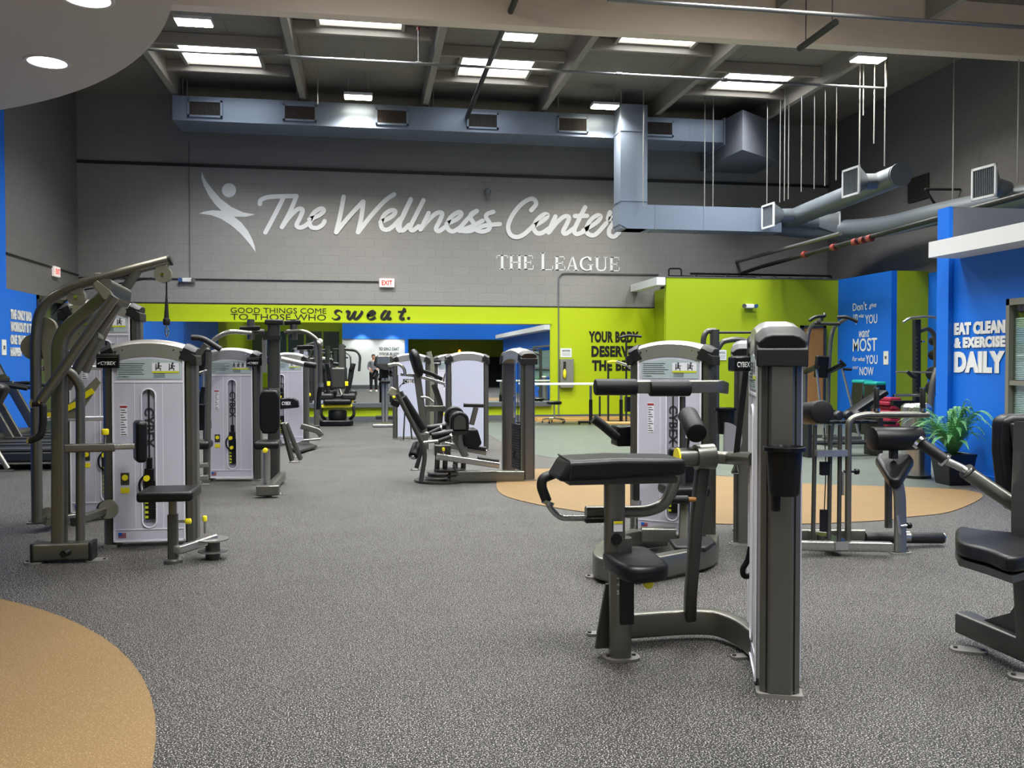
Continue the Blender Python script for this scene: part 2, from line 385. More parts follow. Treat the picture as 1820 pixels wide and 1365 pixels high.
struct('baseboard_partition', MB().bb((6.55, 18.975, 0), (9.66, 18.998, .12)), 'base', smooth=False)
# blue room on the right with its wing wall, white canopy and window
XB = 6.86
struct('wall_blue', MB().bb((6.79, 9.68, 0), (9.6, 9.9, 2.62)), 'blue', smooth=False)
struct('wall_blue', MB().bb((6.79, 9.681, 2.62), (6.84, 9.899, 3.2)), 'blue', smooth=False)
struct('wall_blue', MB().bb((6.84, 9.68, 2.62), (XR, 9.9, 3.2)), 'greyp', smooth=False)
struct('trim_4', MB().bb((6.46, -3.0, 2.58), (6.9, 9.58, 2.76)), 'whitep', smooth=False)
struct('ceiling_blue', MB().bb((6.9, -3.0, 2.62), (XR, 9.68, 2.74)), 'greyp', smooth=False)
wy0, wy1, wz0, wz1 = 5.2, 8.76, .62, 2.05
b = MB(); b.bb((XB, -3, 0), (XB+.14, wy0, 2.6)).bb((XB, wy1, 0), (XB+.14, 9.68, 2.6)).bb((XB, wy0, 0), (XB+.14, wy1, wz0)).bb((XB, wy0, wz1), (XB+.14, wy1, 2.6))
struct('wall_blue', b, 'blue', smooth=False)
struct('baseboard_blue', MB().bb((XB-.02, -3, 0), (XB, 9.68, .1)), 'blue', smooth=False)
b = MB(); b.bb((XB-.03, wy0, wz0), (XB+.1, wy1, wz0+.07)).bb((XB-.03, wy0, wz1-.07), (XB+.1, wy1, wz1)).bb((XB-.03, wy0, wz0), (XB+.1, wy0+.07, wz1)).bb((XB-.03, wy1-.05, wz0), (XB+.1, wy1, wz1)).bb((XB-.02, wy0, 1.12), (XB+.1, wy1, 1.17))
w1 = struct('window_1', b, 'winframe', smooth=False)
gm = bpy.data.materials.new('window glass'); gm.use_nodes = True; _n = gm.node_tree; _n.nodes.remove(_n.nodes['Principled BSDF'])
_t = _n.nodes.new('ShaderNodeBsdfTransparent'); _t.inputs[0].default_value = (.86, .92, .9, 1); _q = _n.nodes.new('ShaderNodeBsdfGlossy'); _q.inputs['Roughness'].default_value = .02; _x = _n.nodes.new('ShaderNodeMixShader'); _x.inputs[0].default_value = .09
_n.links.new(_t.outputs[0], _x.inputs[1]); _n.links.new(_q.outputs[0], _x.inputs[2]); _n.links.new(_x.outputs[0], _n.nodes['Material Output'].inputs[0])
MB().bb((XB+.02, wy0+.07, wz0+.07), (XB+.024, wy1-.05, wz1-.07)).build('window_pane', gm, w1, smooth=False)
b = MB()
for i in range(34):
    z = 1.19+i*.0195; b.box((XB+.05, (wy0+wy1)/2, z), (.022, wy1-wy0-.11, .003), Matrix.Rotation(-1.0, 3, 'Y'))
for i in range(22):
    z = .71+i*.0195; b.box((XB+.05, (wy0+wy1)/2, z), (.022, wy1-wy0-.11, .003), Matrix.Rotation(-1.0, 3, 'Y'))
b.build('window_blind', 'blind', w1, smooth=False)
# end of the hall behind the viewpoint (what the mirror shows)
struct('wall_front', MB().bb((-1.2, -6.3, 2.62), (XR, -6.0, 3.4)), 'blue', smooth=False)
struct('wall_front', MB().bb((-1.2, -6.25, 0), (2.05, -6.05, 2.62)), 'whitep', smooth=False)
struct('trim_5', MB().bb((2.05, -6.3, 0), (2.22, -6.0, 2.62)), 'blue', smooth=False)
struct('wall_front', MB().bb((8.2, -6.3, 0), (XR, -6.0, 2.62)), 'blue', smooth=False)
struct('wall_front', MB().bb((2.22, -8.9, 0), (8.2, -8.8, 1.7)), 'dark', smooth=False)
struct('ceiling_front', MB().bb((-1.2, -8.95, 3.4), (XR, -6.0, 3.5)), 'greyp', smooth=False)
struct('baseboard_front', MB().bb((-1.2, -6.05, 0), (2.05, -6.03, .2)), 'base', smooth=False)
b = MB()
for i in range(5): b.bb((-6.1+i*.95, YF+.01, 1.4), (-5.25+i*.95, YF+.05, 3.1))
w2 = struct('window_2', b, 'glassd', smooth=False)
# round dropped soffit above the left foreground
sof = [(-5.79+4.79*math.cos(2*math.pi*i/160), 4.63+4.79*math.sin(2*math.pi*i/160)) for i in range(160)]
sof = [p for p in sof if p[0] > XL+.02]
k = max(range(len(sof)), key=lambda i: math.dist(sof[i], sof[i-1])); sof = sof[k:]+sof[:k]
struct('ceiling_soffit', MB().prism(sof, (0, 0, 3.6), UX, UY, (0, 0, .45)), 'soffit', ang=30)
for i, (x, y) in enumerate(((-2.33, 7.22), (-1.68, 5.93), (-4.2, 7.6), (-3.6, 5.0), (-1.9, 3.4))):
    ph = ['in the round plaster soffit, farther of the two in view', 'in the plaster soffit, cut by the top picture edge', 'in the soffit near the left wall', 'in the middle of the soffit', 'in the soffit above the viewpoint'][i]
    T = thing('recessed_downlight', 'round white recessed downlight '+ph, 'ceiling light', (x, y, 3.55), 'downlights in the round soffit')
    MB().lathe([(.13, 3.6), (.135, 3.592), (.155, 3.59), (.16, 3.599)], (x, y, 0), 32).build('trim_ring', 'whitep', T)
    MB().cyl((x, y, 3.594), (x, y, 3.598), .13, 32).build('lens', 'can', T)
    l = bpy.data.lights.new('downlight', 'SPOT'); l.energy = 60; l.spot_size = 2.2; l.spot_blend = .8; l.shadow_soft_size = .12; l.color = (1, .95, .86)
    o = bpy.data.objects.new('downlight', l); COL.objects.link(o); o.location = (x, y, 3.57)

# ------------------------------------------------------------------ roof timbers
PX = [-3.85+2.57*i for i in range(6)]
for i, y in enumerate((13.55, 5.0, -3.5)):
    struct('ceiling_girder', MB().bb((XL, y-.12, 6.42), (XR, y+.12, ZC)), 'girder', smooth=False)
for y0, y1 in ((13.7, YB), (5.16, 13.4)):
    for x in PX: struct('ceiling_purlin', MB().bb((x-.06, y0, 6.88), (x+.06, y1, ZC)), 'purlin', smooth=False)
SKY = [(-2.67, 17.7), (2.53, 17.55), (7.87, 17.6), (-.06, 15.25), (5.2, 15.25)]
for x, y in [(-2.67, 9.2), (2.53, 9.2), (7.87, 9.2), (-.06, 11.4), (5.2, 11.4), (-.06, 6.9), (5.2, 6.9)]+SKY: pass
SKYB = [(2.53, 9.2), (7.87, 9.2), (-.06, 11.4), (5.2, 11.4), (2.53, 1.5), (7.87, 1.5), (-.06, 3.2), (5.2, 3.2), (-3., -4), (2.53, -4.6), (7.5, -4.6)]
for i, (x, y) in enumerate(SKY+SKYB):
    nm = struct('window_%d' % (i+10), MB().bb((x-.69, y-.64, 7.19), (x+.69, y+.64, 7.2)), 'sky', smooth=False)
    b = MB()
    for q in (-1, 1): b.bb((x+q*.72-.03, y-.7, 7.13), (x+q*.72+.03, y+.7, ZC)); b.bb((x-.69, y+q*.67-.03, 7.15), (x+.69, y+q*.67+.03, ZC))
    b.bb((x-.66, y-.25, 7.18), (x+.66, y-.235, 7.189)); b.build('window_frame', 'purlin', nm, smooth=False)
    b = MB()
    for q in (-1, 1): b.bb((x-1.2, y+q*.76-.04, 7.04), (x+1.2, y+q*.76+.04, ZC-.01))
    struct('ceiling_purlin', b, 'purlin', smooth=False)
    l = bpy.data.lights.new('skylight', 'AREA'); l.shape = 'RECTANGLE'; l.size = 1.25; l.size_y = 1.2; l.energy = K_SKY*(1 if i < 5 else .72); l.spread = 2.1; l.color = (.95, .98, 1)
    o = bpy.data.objects.new('skylight', l); COL.objects.link(o); o.location = (x, y, 7.12)
LED = [(-2.7, 15.2, 'above the left pipe, second from the left wall'), (-.13, 18.9, 'over the long grey duct, left of the script sign'), (2.57, 15.0, 'beside the diagonal dark pipe'), (5.05, 18.75, 'just above the duct near the vertical duct drop'), (8.95, 15.1, 'glaring among hanging rods on the right')]
LEDB = [(-4.4, 9.5), (1.2, 11.0), (6.3, 11.0), (9.6, 9.5), (-1.2, 7.4), (3.8, 7.4), (9.2, 5), (1.2, 2.2), (5.4, 1.2), (9.2, 0), (-2.5, .5), (1.2, -3), (6, -2)]
for i, L in enumerate(LED+[(*p, None) for p in LEDB]):
    x, y, ph = L; z = 6.8
    ph = ph or 'hanging out of view above the floor'
    T = thing('high_bay_light', 'bright rectangular high bay light '+ph, 'ceiling light', (x, y, z), 'high bay lights under the roof')
    MB().bb((x-.29, y-.16, z+.02), (x+.29, y+.16, z+.08)).build('housing', 'whitep', T, bev=.01)
    MB().bb((x-.27, y-.14, z), (x+.27, y+.14, z+.02)).build('lens', 'led', T, smooth=False)
    MB().cyl((x-.2, y, z+.08), (x-.2, y, ZC), .006, 6).build('hanger', 'rod', T); MB().cyl((x+.2, y, z+.08), (x+.2, y, ZC), .006, 6).build('hanger', 'rod', T)
    l = bpy.data.lights.new('high_bay', 'AREA'); l.shape = 'RECTANGLE'; l.size = .55; l.size_y = .3; l.energy = K_LED*(1 if i < 5 else .75); l.spread = 2.2; l.color = (1, .96, .88)
    o = bpy.data.objects.new('high_bay', l); COL.objects.link(o); o.location = (x, y, z-.03)
for x, y, c in ((-.2, -6.5+1.0, 1), (1.4, -5.4, 1)):
    l = bpy.data.lights.new('wall_wash', 'SPOT'); l.energy = 90; l.spot_size = 1.7; l.spot_blend = .6; l.shadow_soft_size = .1
    o = bpy.data.objects.new('wall_wash', l); COL.objects.link(o); o.location = (x, y, 2.95); o.rotation_euler = (-.5, 0, 0)

# ------------------------------------------------------------------ ducts
DY = 19.4
T = thing('supply_duct', 'long rectangular galvanised duct hung along the back wall', 'duct', (2, DY+.4, 6.33))
MB().bb((-3.88, DY, 6.33), (7.98, DY+.95, 6.83)).build('duct_body', 'duct', T, smooth=False)
for x in (-2.3, -1.95, -.3, 1.25, 1.9, 3.35, 3.75, 5.2, 7.2): MB().bb((x-.012, DY-.004, 6.322), (x+.012, DY+.955, 6.838)).build('seam', 'duct', T, smooth=False)
gp = [(-3.235, 'leftmost, at the left end of the duct'), (-1.335, 'second from the left end of the duct'), (.57, 'third from the left, over the word Wellness'), (2.51, 'fourth from the left, above the small camera'), (4.495, 'left of the vertical duct drop'), (6.455, 'right of the vertical duct drop')]
for x, ph in gp:
    G = thing('duct_grille', 'dark slatted air grille in pale frame, '+ph, 'vent', (x, DY-.03, 6.4), 'air grilles along the duct')
    b = MB(); x0, x1, z0, z1, y = x-.345, x+.345, 6.40, 6.75, DY-.05
    b.bb((x0, y, z0), (x1, DY, z0+.04)).bb((x0, y, z1-.04), (x1, DY, z1)).bb((x0, y, z0), (x0+.04, DY, z1)).bb((x1-.04, y, z0), (x1, DY, z1)); b.build('frame', 'duct', G, smooth=False)
    b = MB()
    for j in range(24): b.bb((x0+.05+j*.0252, DY-.035, z0+.04), (x0+.06+j*.0252, DY-.005, z1-.04))
    b.build('slats', 'slat', G, smooth=False); MB().bb((x0+.03, DY-.008, z0+.03), (x1-.03, DY-.002, z1-.03)).build('throat', 'grille', G, smooth=False)
T = thing('branch_duct', 'rectangular duct dropping from the long duct then running right', 'duct', (5.75, 19.1, 4.26))
MB().bb((5.43, 18.85, 4.26), (6.03, DY-.02, 6.93)).build('drop', 'duct', T, smooth=False)
MB().prism([(5.405, 4.35), (5.58, 4.26), (9.12, 4.26), (9.12, 4.78), (5.405, 4.78)], (0, 18.83, 0), UX, UZ, (0, .55, 0)).build('run', 'duct', T, smooth=False)
for z in (4.85, 6.35): MB().bb((5.42, 18.84, z), (6.04, DY-.01, z+.02)).build('seam', 'duct', T, smooth=False)
for x in (6.2, 7.3, 8.4): MB().bb((x, 18.82, 4.25), (x+.02, 19.39, 4.79)).build('seam', 'duct', T, smooth=False)
T = thing('plenum_box', 'angular grey plenum box at the right end of the long duct', 'duct', (8.4, 19, 6.2))
MB().prism([(8.02, 19.4), (8.09, 18.6), (9.42, 19.6), (9.42, 20.9), (8.02, 20.9)], (0, 0, 5.99), UX, UY, (0, 0, .86)).build('box', 'greyp', T, smooth=False)
MB().bb((7.985, 19.38, 6.28), (8.02, 20.36, 6.88)).build('flange', 'duct', T, smooth=False)
def diffuser(T, p, q, s=.24):
    """flared square outlet: round neck from p to q then a flare ending in a framed grille"""
    p, q = Vector(p), Vector(q); d = (q-p).normalized()
    MB().cyl(p, p+(q-p)*.55, .15, 20).build('neck', 'ductr', T)
    a = p+(q-p)*.55; n = 24; r0 = circ(.15, n)
    sq = [(max(-1, min(1, 1.42*math.cos(2*math.pi*i/n)))*s, max(-1, min(1, 1.42*math.sin(2*math.pi*i/n)))*s) for i in range(n)]
    x = UZ.cross(d).normalized(); y = UZ
    vs = [a+x*u+y*v for u, v in r0]+[q+x*u+y*v for u, v in sq]
    MB().add(vs, [(i, (i+1) % n, n+(i+1) % n, n+i) for i in range(n)]+[tuple(range(n, 2*n))]).build('flare', 'ductr', T)
    R = Matrix((x, y, d)).transposed(); b = MB()
    for e in (-1, 1):
        b.box(q+x*e*s+d*.012, (.04, 2*s+.04, .03), R); b.box(q+y*e*s+d*.012, (2*s+.04, .04, .03), R)
    b.build('grille_frame', 'whitep', T, smooth=False)
    b = MB()
    for j in range(12): b.box(q+x*(-s+.03+j*(2*s-.06)/11)+d*.008, (.012, 2*s, .012), R)
    b.build('grille_slats', 'ductr', T, smooth=False)
P0, P1 = Vector((9.35, 18.95, 4.56)), Vector((9.5, 15.0, 4.74))
T = thing('round_duct', 'round grey duct with capped end running towards the viewer', 'duct', P0)
b = MB(); b.sweep(circ(.2, 28), [P0+(P1-P0)*i/40 for i in range(41)], scale=[1+(.02 if i % 2 else 0) if i < 26 else 1 for i in range(41)]); b.build('pipe_body', 'ductr', T)
MB().cyl(P1-UY*.06, P1-UY*.09, .215, 28).build('end_cap', 'ductr', T)
diffuser(T, P0+(P1-P0)*.12+Vector((-.1, 0, 0)), P0+(P1-P0)*.12+Vector((-.75, -.05, -.04)))
diffuser(T, P0+(P1-P0)*.88+Vector((-.1, 0, 0)), P0+(P1-P0)*.88+Vector((-.65, -.05, -.03)))
diffuser(T, P0+(P1-P0)*.02+Vector((.1, 0, -.02)), P0+(P1-P0)*.02+Vector((1.0, -.1, -.12)))
T = thing('flexible_duct', 'fat ribbed flexible duct curving along the right wall', 'duct', (10.3, 19, 4.2))
path = catmull([(9.14, 19.22, 4.46), (9.9, 19.05, 4.38), (10.5, 18.6, 4.32), (10.75, 17.4, 4.22), (10.8, 15.6, 4.2), (10.8, 13.2, 4.1), (10.8, 11.2, 4.05)], 16)
MB().sweep(circ(.21, 24), path, scale=[1+(.03 if i % 2 and i < 50 else 0) for i in range(len(path))]).build('hose', 'ductr', T)
diffuser(T, (10.7, 13.75, 4.28), (10.25, 13.7, 4.38), .25)

# ------------------------------------------------------------------ pipes and hanger rods
T = thing('sprinkler_pipe', 'thin sprinkler pipe crossing the skylights above the duct', 'pipe', (3, 15.4, 6.4))
MB().tube([(-4.0, 15.4, 6.42), (9.5, 15.4, 6.42), (9.5, 15.4, 7.2)], .025, .06).build('pipe_run', 'pipe', T)
b = MB()
for x in (-1.25, .9, 1.22, 4.4, 6.35): b.cyl((x-.05, 15.4, 6.42), (x+.05, 15.4, 6.42), .036, 12)
b.build('coupling', 'pipe', T)
MB().cyl((.9, 15.4, 6.42), (.9, 15.4, 7.0), .012, 8).build('riser', 'pipe', T); MB().cyl((.9, 15.4, 6.98), (.9, 15.4, 7.03), .03, 10).build('sprinkler_head', 'red', T)
tag(MB().tube([(3.2, 11.75, 6.2), (11.3, 11.75, 6.2)], .028).build('sprinkler_pipe', 'pipe'), 'thin pipe crossing in front of the big roof girder, upper right', 'pipe')
tag(MB().cyl((2.16, 12.4, 6.62), (2.16, 19.3, 6.62), .045, 12).build('dark_pipe', 'piped'), 'dark pipe running lengthwise under the roof, top centre', 'pipe')
tag(MB().cyl((6.72, 12.2, 6.28), (6.72, 13.3, 6.28), .05, 12).cyl((6.72, 12.3, 6.3), (6.72, 12.3, 7.2), .008, 6).cyl((6.72, 13.1, 6.3), (6.72, 13.1, 7.2), .008, 6).build('dark_pipe', 'piped'), 'short dark capped pipe hung below the girder at the upper right', 'pipe')
T = thing('fire_main', 'black fire main with red couplings sloping along the right wall', 'pipe', (9.2, 16, 3.6))
MB().tube([(9.1, 20.9, 3.55), (9.2, 20.2, 3.62), (9.2, 11.0, 3.74)], .045, .2).build('pipe_run', 'piped', T)
for y in (17.9, 16.7, 15.9, 15.65, 15.4): MB().cyl((9.2, y-.06, 3.66), (9.2, y+.06, 3.66), .07, 12).build('coupling', 'red', T)
tag(MB().cyl((9.0, 20.995, 3.84), (9.0, 16.1, 3.84), .04, 12).build('grey_pipe', 'pipe'), 'plain grey pipe sloping down to the lime room roof', 'pipe')
tag(MB().tube([(7.4, 19.9, 3.42), (10.9, 19.9, 3.42), (10.9, 19.9, 3.22)], .025, .05).tube([(6.9, 19.9, 3.36), (9.0, 19.9, 3.36)], .016).build('roof_pipe', 'piped'), 'black pipes lying over the lime room roof', 'pipe')
b = MB()
for i in range(9):
    x = 7.3+i*.38; b.tube([(x, 19.6, 3.22), (x+.12, 19.6, 3.36+.06*random.random()), (x+.3, 19.7, 3.27), (x+.5, 19.6, 3.3), (x+.7, 19.6, 3.22)], .01, .08, 6)
tag(b.build('loose_cable', 'pipe'), 'tangle of loose cables on top of the lime room', 'cable')
b = MB().tube([(6.85, 19.8, 3.24), (6.85, 19.8, 3.52), (7.15, 19.8, 3.52), (7.15, 19.8, 3.24)], .018, .06); tag(b.build('pipe_loop', 'piped'), 'small black pipe loop above the lime room canopy', 'pipe')
rods = [(325, 177, 19.6), (333, 177, 19.6), (528, 190, 19.6), (565, 190, 18.6), (762, 196, 19.6), (770, 196, 19.6), (966, 195, 19.5), (992, 195, 19.5), (1104, 195, 18.9), (1143, 370, 18.75), (1252, 372, 18.9), (1267, 373, 18.9), (1363, 368, 18.7), (1386, 364, 18.4), (1394, 361, 18.2), (1401, 358, 18.2), (1424, 345, 17.6), (1447, 340, 17.4), (1466, 335, 17.0), (1486, 325, 16.6), (1527, 300, 15.6), (1534, 210, 15.6), (1553, 260, 15.4), (1572, 300, 15.2), (1693, 365, 15.3), (1808, 330, 13.6)]
rl = ['left one of the pair at the left end of the long duct', 'right one of the pair at the left end of the long duct', 'right of the second duct grille', 'dark and short, left of the third duct grille', 'left one of the pair left of the fourth grille', 'right one of the pair left of the fourth grille', 'left of the fifth duct grille', 'above the fifth duct grille', 'at the left edge of the vertical duct', 'at the right edge of the vertical duct', 'left one of the pair holding the horizontal branch duct', 'right one of the pair holding the horizontal branch duct', 'at the left of the plenum box right face', 'first of three close together by the plenum', 'middle of three close together by the plenum', 'last of three close together by the plenum', 'second right of the close trio', 'third right of the close trio', 'fourth right of the close trio', 'fifth right of the close trio', 'left of the capped duct outlet', 'short one under the glaring high bay light', 'right of the glaring high bay light', 'tallest one above the capped duct end', 'alone before the dark right wall', 'rightmost, near the picture edge']
for (px, py, Y), ph in zip(rods, rl):
    p = W(px, py, Y); tag(MB().cyl(p+UZ*.05, (p.x, p.y, ZC-.02), .012, 8).build('hanger_rod', 'rod'), 'thin hanger rod, '+ph, 'rod', 'hanger rods under the roof')
for a, c in ((7.0, 9.8),):
    tag(MB().bb((6.4, 20.3, 6.95), (9.9, 20.36, 7.02)).build('strut_channel', 'duct'), 'pale strut channel above the plenum box', 'channel')
# brackets and vents on the right wall
T = thing('wall_bracket', 'triangular steel bracket on the right wall behind the capped duct', 'bracket', (11.3, 16, 4.6))
MB().tube([(11.38, 16.2, 4.05), (10.7, 16.0, 4.72), (11.38, 15.9, 4.72)], .025, .02).build('arm', 'piped', T)
for y0, y1, z0, z1, lb in ((13.55, 14.1, 4.85, 5.28, 'dark louvred vent high on the right wall near the picture edge'), (16.9, 17.6, 4.75, 5.25, 'dark louvred vent on the right wall behind the capped round duct')):
    T = thing('wall_vent', lb, 'vent', (11.38, (y0+y1)/2, z0))
    MB().bb((11.36, y0, z0), (11.399, y1, z1)).build('frame', 'framed', T)
    b = MB()
    for j in range(12):
        z = z0+.03+j*(z1-z0-.06)/11; b.box((11.355, (y0+y1)/2, z), (.02, y1-y0-.06, .004), Matrix.Rotation(.7, 3, 'Y'))
    b.build('louvres', 'grille', T)

# ------------------------------------------------------------------ back wall: conduits, signs, mirror
YW = YB-.004
tag(MB().tube([(7.0, YB-.03, 3.5), (4.62, YB-.03, 3.5), (4.53, YB-.03, 3.4), (4.53, YB-.045, .14)], .014, .12).build('conduit', 'greyp'), 'grey conduit bending down the back wall beside the mirror', 'pipe')
tag(MB().tube([(XL+.02, YB-.02, 3.23), (.3, YB-.02, 3.23)], .012).build('conduit', 'piped'), 'dark conduit running along the back wall to the exit sign', 'pipe')
tag(MB().tube([(-3.85, YB-.02, 3.27), (-3.85, YB-.02, 6.3)], .012).build('conduit', 'blocks'), 'thin vertical conduit above the emergency light on the left of the back wall', 'pipe')
tag(MB().tube([(XL+.02, 16.98, 3.28), (XL+.02, YB-.04, 3.28)], .014).build('conduit', 'piped'), 'dark conduit along the left wall above the corner door', 'pipe')
tag(MB().bb((XL+.01, YB-.05, 5.72), (XR-.01, YB-.001, 5.78)).build('ledger_strip', 'piped'), 'dark ledger strip across the back wall under the duct', 'strip')
def exit_sign(o, u, v, n, lb):
    o, u, v, n = map(Vector, (o, u, v, n)); T = thing('exit_sign', lb, 'sign', o)
    R = Matrix((u, v, n)).transposed()
    MB().box(o+n*.03, (.34, .2, .06), R).build('housing', 'exitw', T, bev=.008)
    b = MB(); text(b, 'EXIT', o-u*.12-v*.055+n*.062, u, v, .24, .11, .002, .03); b.build('letters', 'exitr', T, smooth=False)
exit_sign((.49, YB-.01, 3.2), UX, UZ, -UY, 'lit red EXIT sign on the back wall above the lime band')
exit_sign((XL+.01, 19.46, 3.2), UY, UZ, UX, 'lit red EXIT sign on the left wall above the corner door')
def emergency(o, lb):
    o = Vector(o); T = thing('emergency_light', lb, 'emergency light', o)
    MB().box(o+Vector((0, -.04, 0)), (.2, .08, .09)).build('housing', 'whitep', T, bev=.012)
    for e in (-1, 1): MB().cone(o+Vector((e*.13, -.03, .02)), o+Vector((e*.14, -.1, .0)), .035, .05, 14).build('lamp_head', 'steel', T)
emergency((-3.91, YB, 3.2), 'white twin-head emergency light on the grey back wall')
emergency((W(1330, 544, 19).x, 18.99, 2.62), 'white twin-head emergency light on the lime partition')
T = thing('security_camera', 'small grey dome camera above the script lettering', 'camera', (2.81, YB-.1, 5.33))
MB().cyl((2.81, YB, 5.34), (2.81, YB-.16, 5.34), .06).build('mount', 'greyp', T); MB().ball((2.81, YB-.18, 5.33), .085).build('dome', 'greyp', T)
for o, lb, nm in ((WX(31, 0, XL), '', ''),): pass
# mirror
T = thing('wall_mirror', 'wide frameless mirror set into the lime back wall', 'mirror', (-.3, YB-.03, .4))
MB().bb((-4.95, YB-.035, .44), (4.32, YB-.013, 2.28)).build('glass', 'mirror', T, smooth=False)
MB().bb((-4.98, YB-.08, .33), (4.36, YB-.012, .44)).build('ledge', 'base', T, bev=.006)
MB().bb((-4.98, YB-.05, 2.28), (4.36, YB-.012, 2.32)).build('top_channel', 'lime', T)

# ---- the script sign, drawn as brush strokes (picture units -> wall)
mkpos = lambda ox, oy, sc, Y=YB: (lambda a, b: W(ox+a/sc, oy+b/sc, Y))
NB = Vector((0, -1, 0))
A = mkpos(340, 290, 4.55); B = mkpos(720, 320, 4.55); lw = 36
sg = MB()
for st in ([(555, 330), (562, 300), (610, 278), (680, 270), (850, 266)], [(745, 280), (680, 410), (600, 560)], [(850, 270), (800, 390), (733, 518)],
           [(735, 515), (790, 440), (860, 374), (900, 380), (880, 440), (852, 500), (880, 522), (930, 500), (985, 445)],
           [(955, 455), (1030, 425), (1072, 385), (1045, 368), (990, 405), (958, 470), (970, 515), (1015, 525), (1060, 500), (1078, 470)],
           [(1232, 272), (1205, 420), (1172, 560)], [(1172, 560), (1270, 440), (1388, 312)], [(1392, 312), (1375, 440), (1348, 558)], [(1350, 558), (1450, 430), (1560, 310), (1640, 252)],
           [(1530, 478), (1620, 432), (1650, 392), (1615, 382), (1560, 420), (1534, 490), (1555, 535), (1610, 528), (1690, 450)],
           [(1775, 292), (1700, 450), (1685, 520), (1710, 545), (1760, 500)]): ribbon(sg, st, lw, A, NB)
for st in ([(45, 162), (-20, 300), (-60, 370)], [(-35, 330), (-60, 380), (-45, 410)], [(148, 165), (80, 300), (42, 380), (60, 408), (110, 375)], [(190, 268), (150, 350), (125, 400)], [(128, 398), (200, 312), (262, 265), (300, 272), (280, 330), (250, 392), (275, 412), (330, 375)],
           [(335, 355), (420, 315), (455, 275), (430, 260), (370, 300), (340, 360), (350, 400), (390, 415), (450, 380)], [(445, 385), (520, 300), (580, 250)], [(578, 250), (535, 275), (530, 310), (558, 360), (545, 405), (490, 415), (440, 405)],
           [(440, 412), (540, 375), (625, 330)], [(712, 258), (665, 275), (655, 305), (685, 355), (675, 400), (620, 418), (575, 405)], [(580, 400), (640, 370), (765, 357)],
           [(1018, 245), (1058, 195), (1040, 158), (1000, 158), (930, 205), (865, 290), (832, 375), (850, 440), (900, 462), (960, 440), (1035, 372)],
           [(1035, 375), (1120, 325), (1152, 288), (1125, 278), (1070, 320), (1040, 380), (1060, 425), (1105, 428), (1165, 390)], [(1215, 295), (1185, 360), (1160, 425)], [(1165, 420), (1230, 340), (1290, 295), (1325, 305), (1305, 360), (1278, 415), (1300, 435), (1365, 390)],
           [(1455, 220), (1400, 330), (1368, 405), (1385, 438), (1440, 420)], [(1372, 292), (1470, 290)], [(1440, 410), (1540, 350), (1580, 300), (1550, 288), (1495, 330), (1465, 400), (1485, 440), (1540, 440), (1625, 350)],
           [(1655, 262), (1640, 320), (1685, 305), (1680, 350), (1650, 400), (1652, 445), (1690, 458), (1728, 425)]): ribbon(sg, st, lw, B, NB)
tag(sg.build('wall_lettering', 'whitep', smooth=False), 'white script lettering "The Wellness Center" across the grey back wall', 'sign')
fig = MB()
sw = catmull([(85, 62), (112, 130), (165, 205), (240, 290), (325, 355), (420, 398), (510, 415), (440, 434), (345, 432), (405, 480), (460, 550), (505, 640), (520, 718), (470, 650), (400, 570), (320, 500), (240, 450), (160, 420), (62, 407), (110, 390), (170, 381), (245, 385), (190, 330), (140, 260), (100, 180), (80, 110)], 3, True)
def flat(mb, pts, pos, n, t=.004):
    P = [pos(a, b)+Vector(n)*t for a, b in pts]; tr = tessellate_polygon([[Vector((a, b, 0)) for a, b in pts]]); mb.add(P, [tuple(x) for x in tr])
# tips stay sharp: use the raw outline with a few curve points
raw = [(85, 62), (98, 105), (120, 145), (165, 205), (240, 290), (325, 355), (420, 398), (515, 415), (440, 434), (345, 432), (405, 480), (460, 550), (495, 620), (512, 670), (520, 718), (470, 650), (400, 570), (320, 500), (240, 450), (160, 420), (62, 407), (110, 390), (170, 381), (245, 385), (190, 330), (140, 260), (100, 180), (82, 120)]
flat(fig, raw, A, NB); flat(fig, [(305+57*math.cos(2*math.pi*i/32), 219+57*math.sin(2*math.pi*i/32)) for i in range(32)], A, NB)
tag(fig.build('wall_emblem', 'whitep', smooth=False), 'white leaping figure emblem left of the script lettering', 'sign')
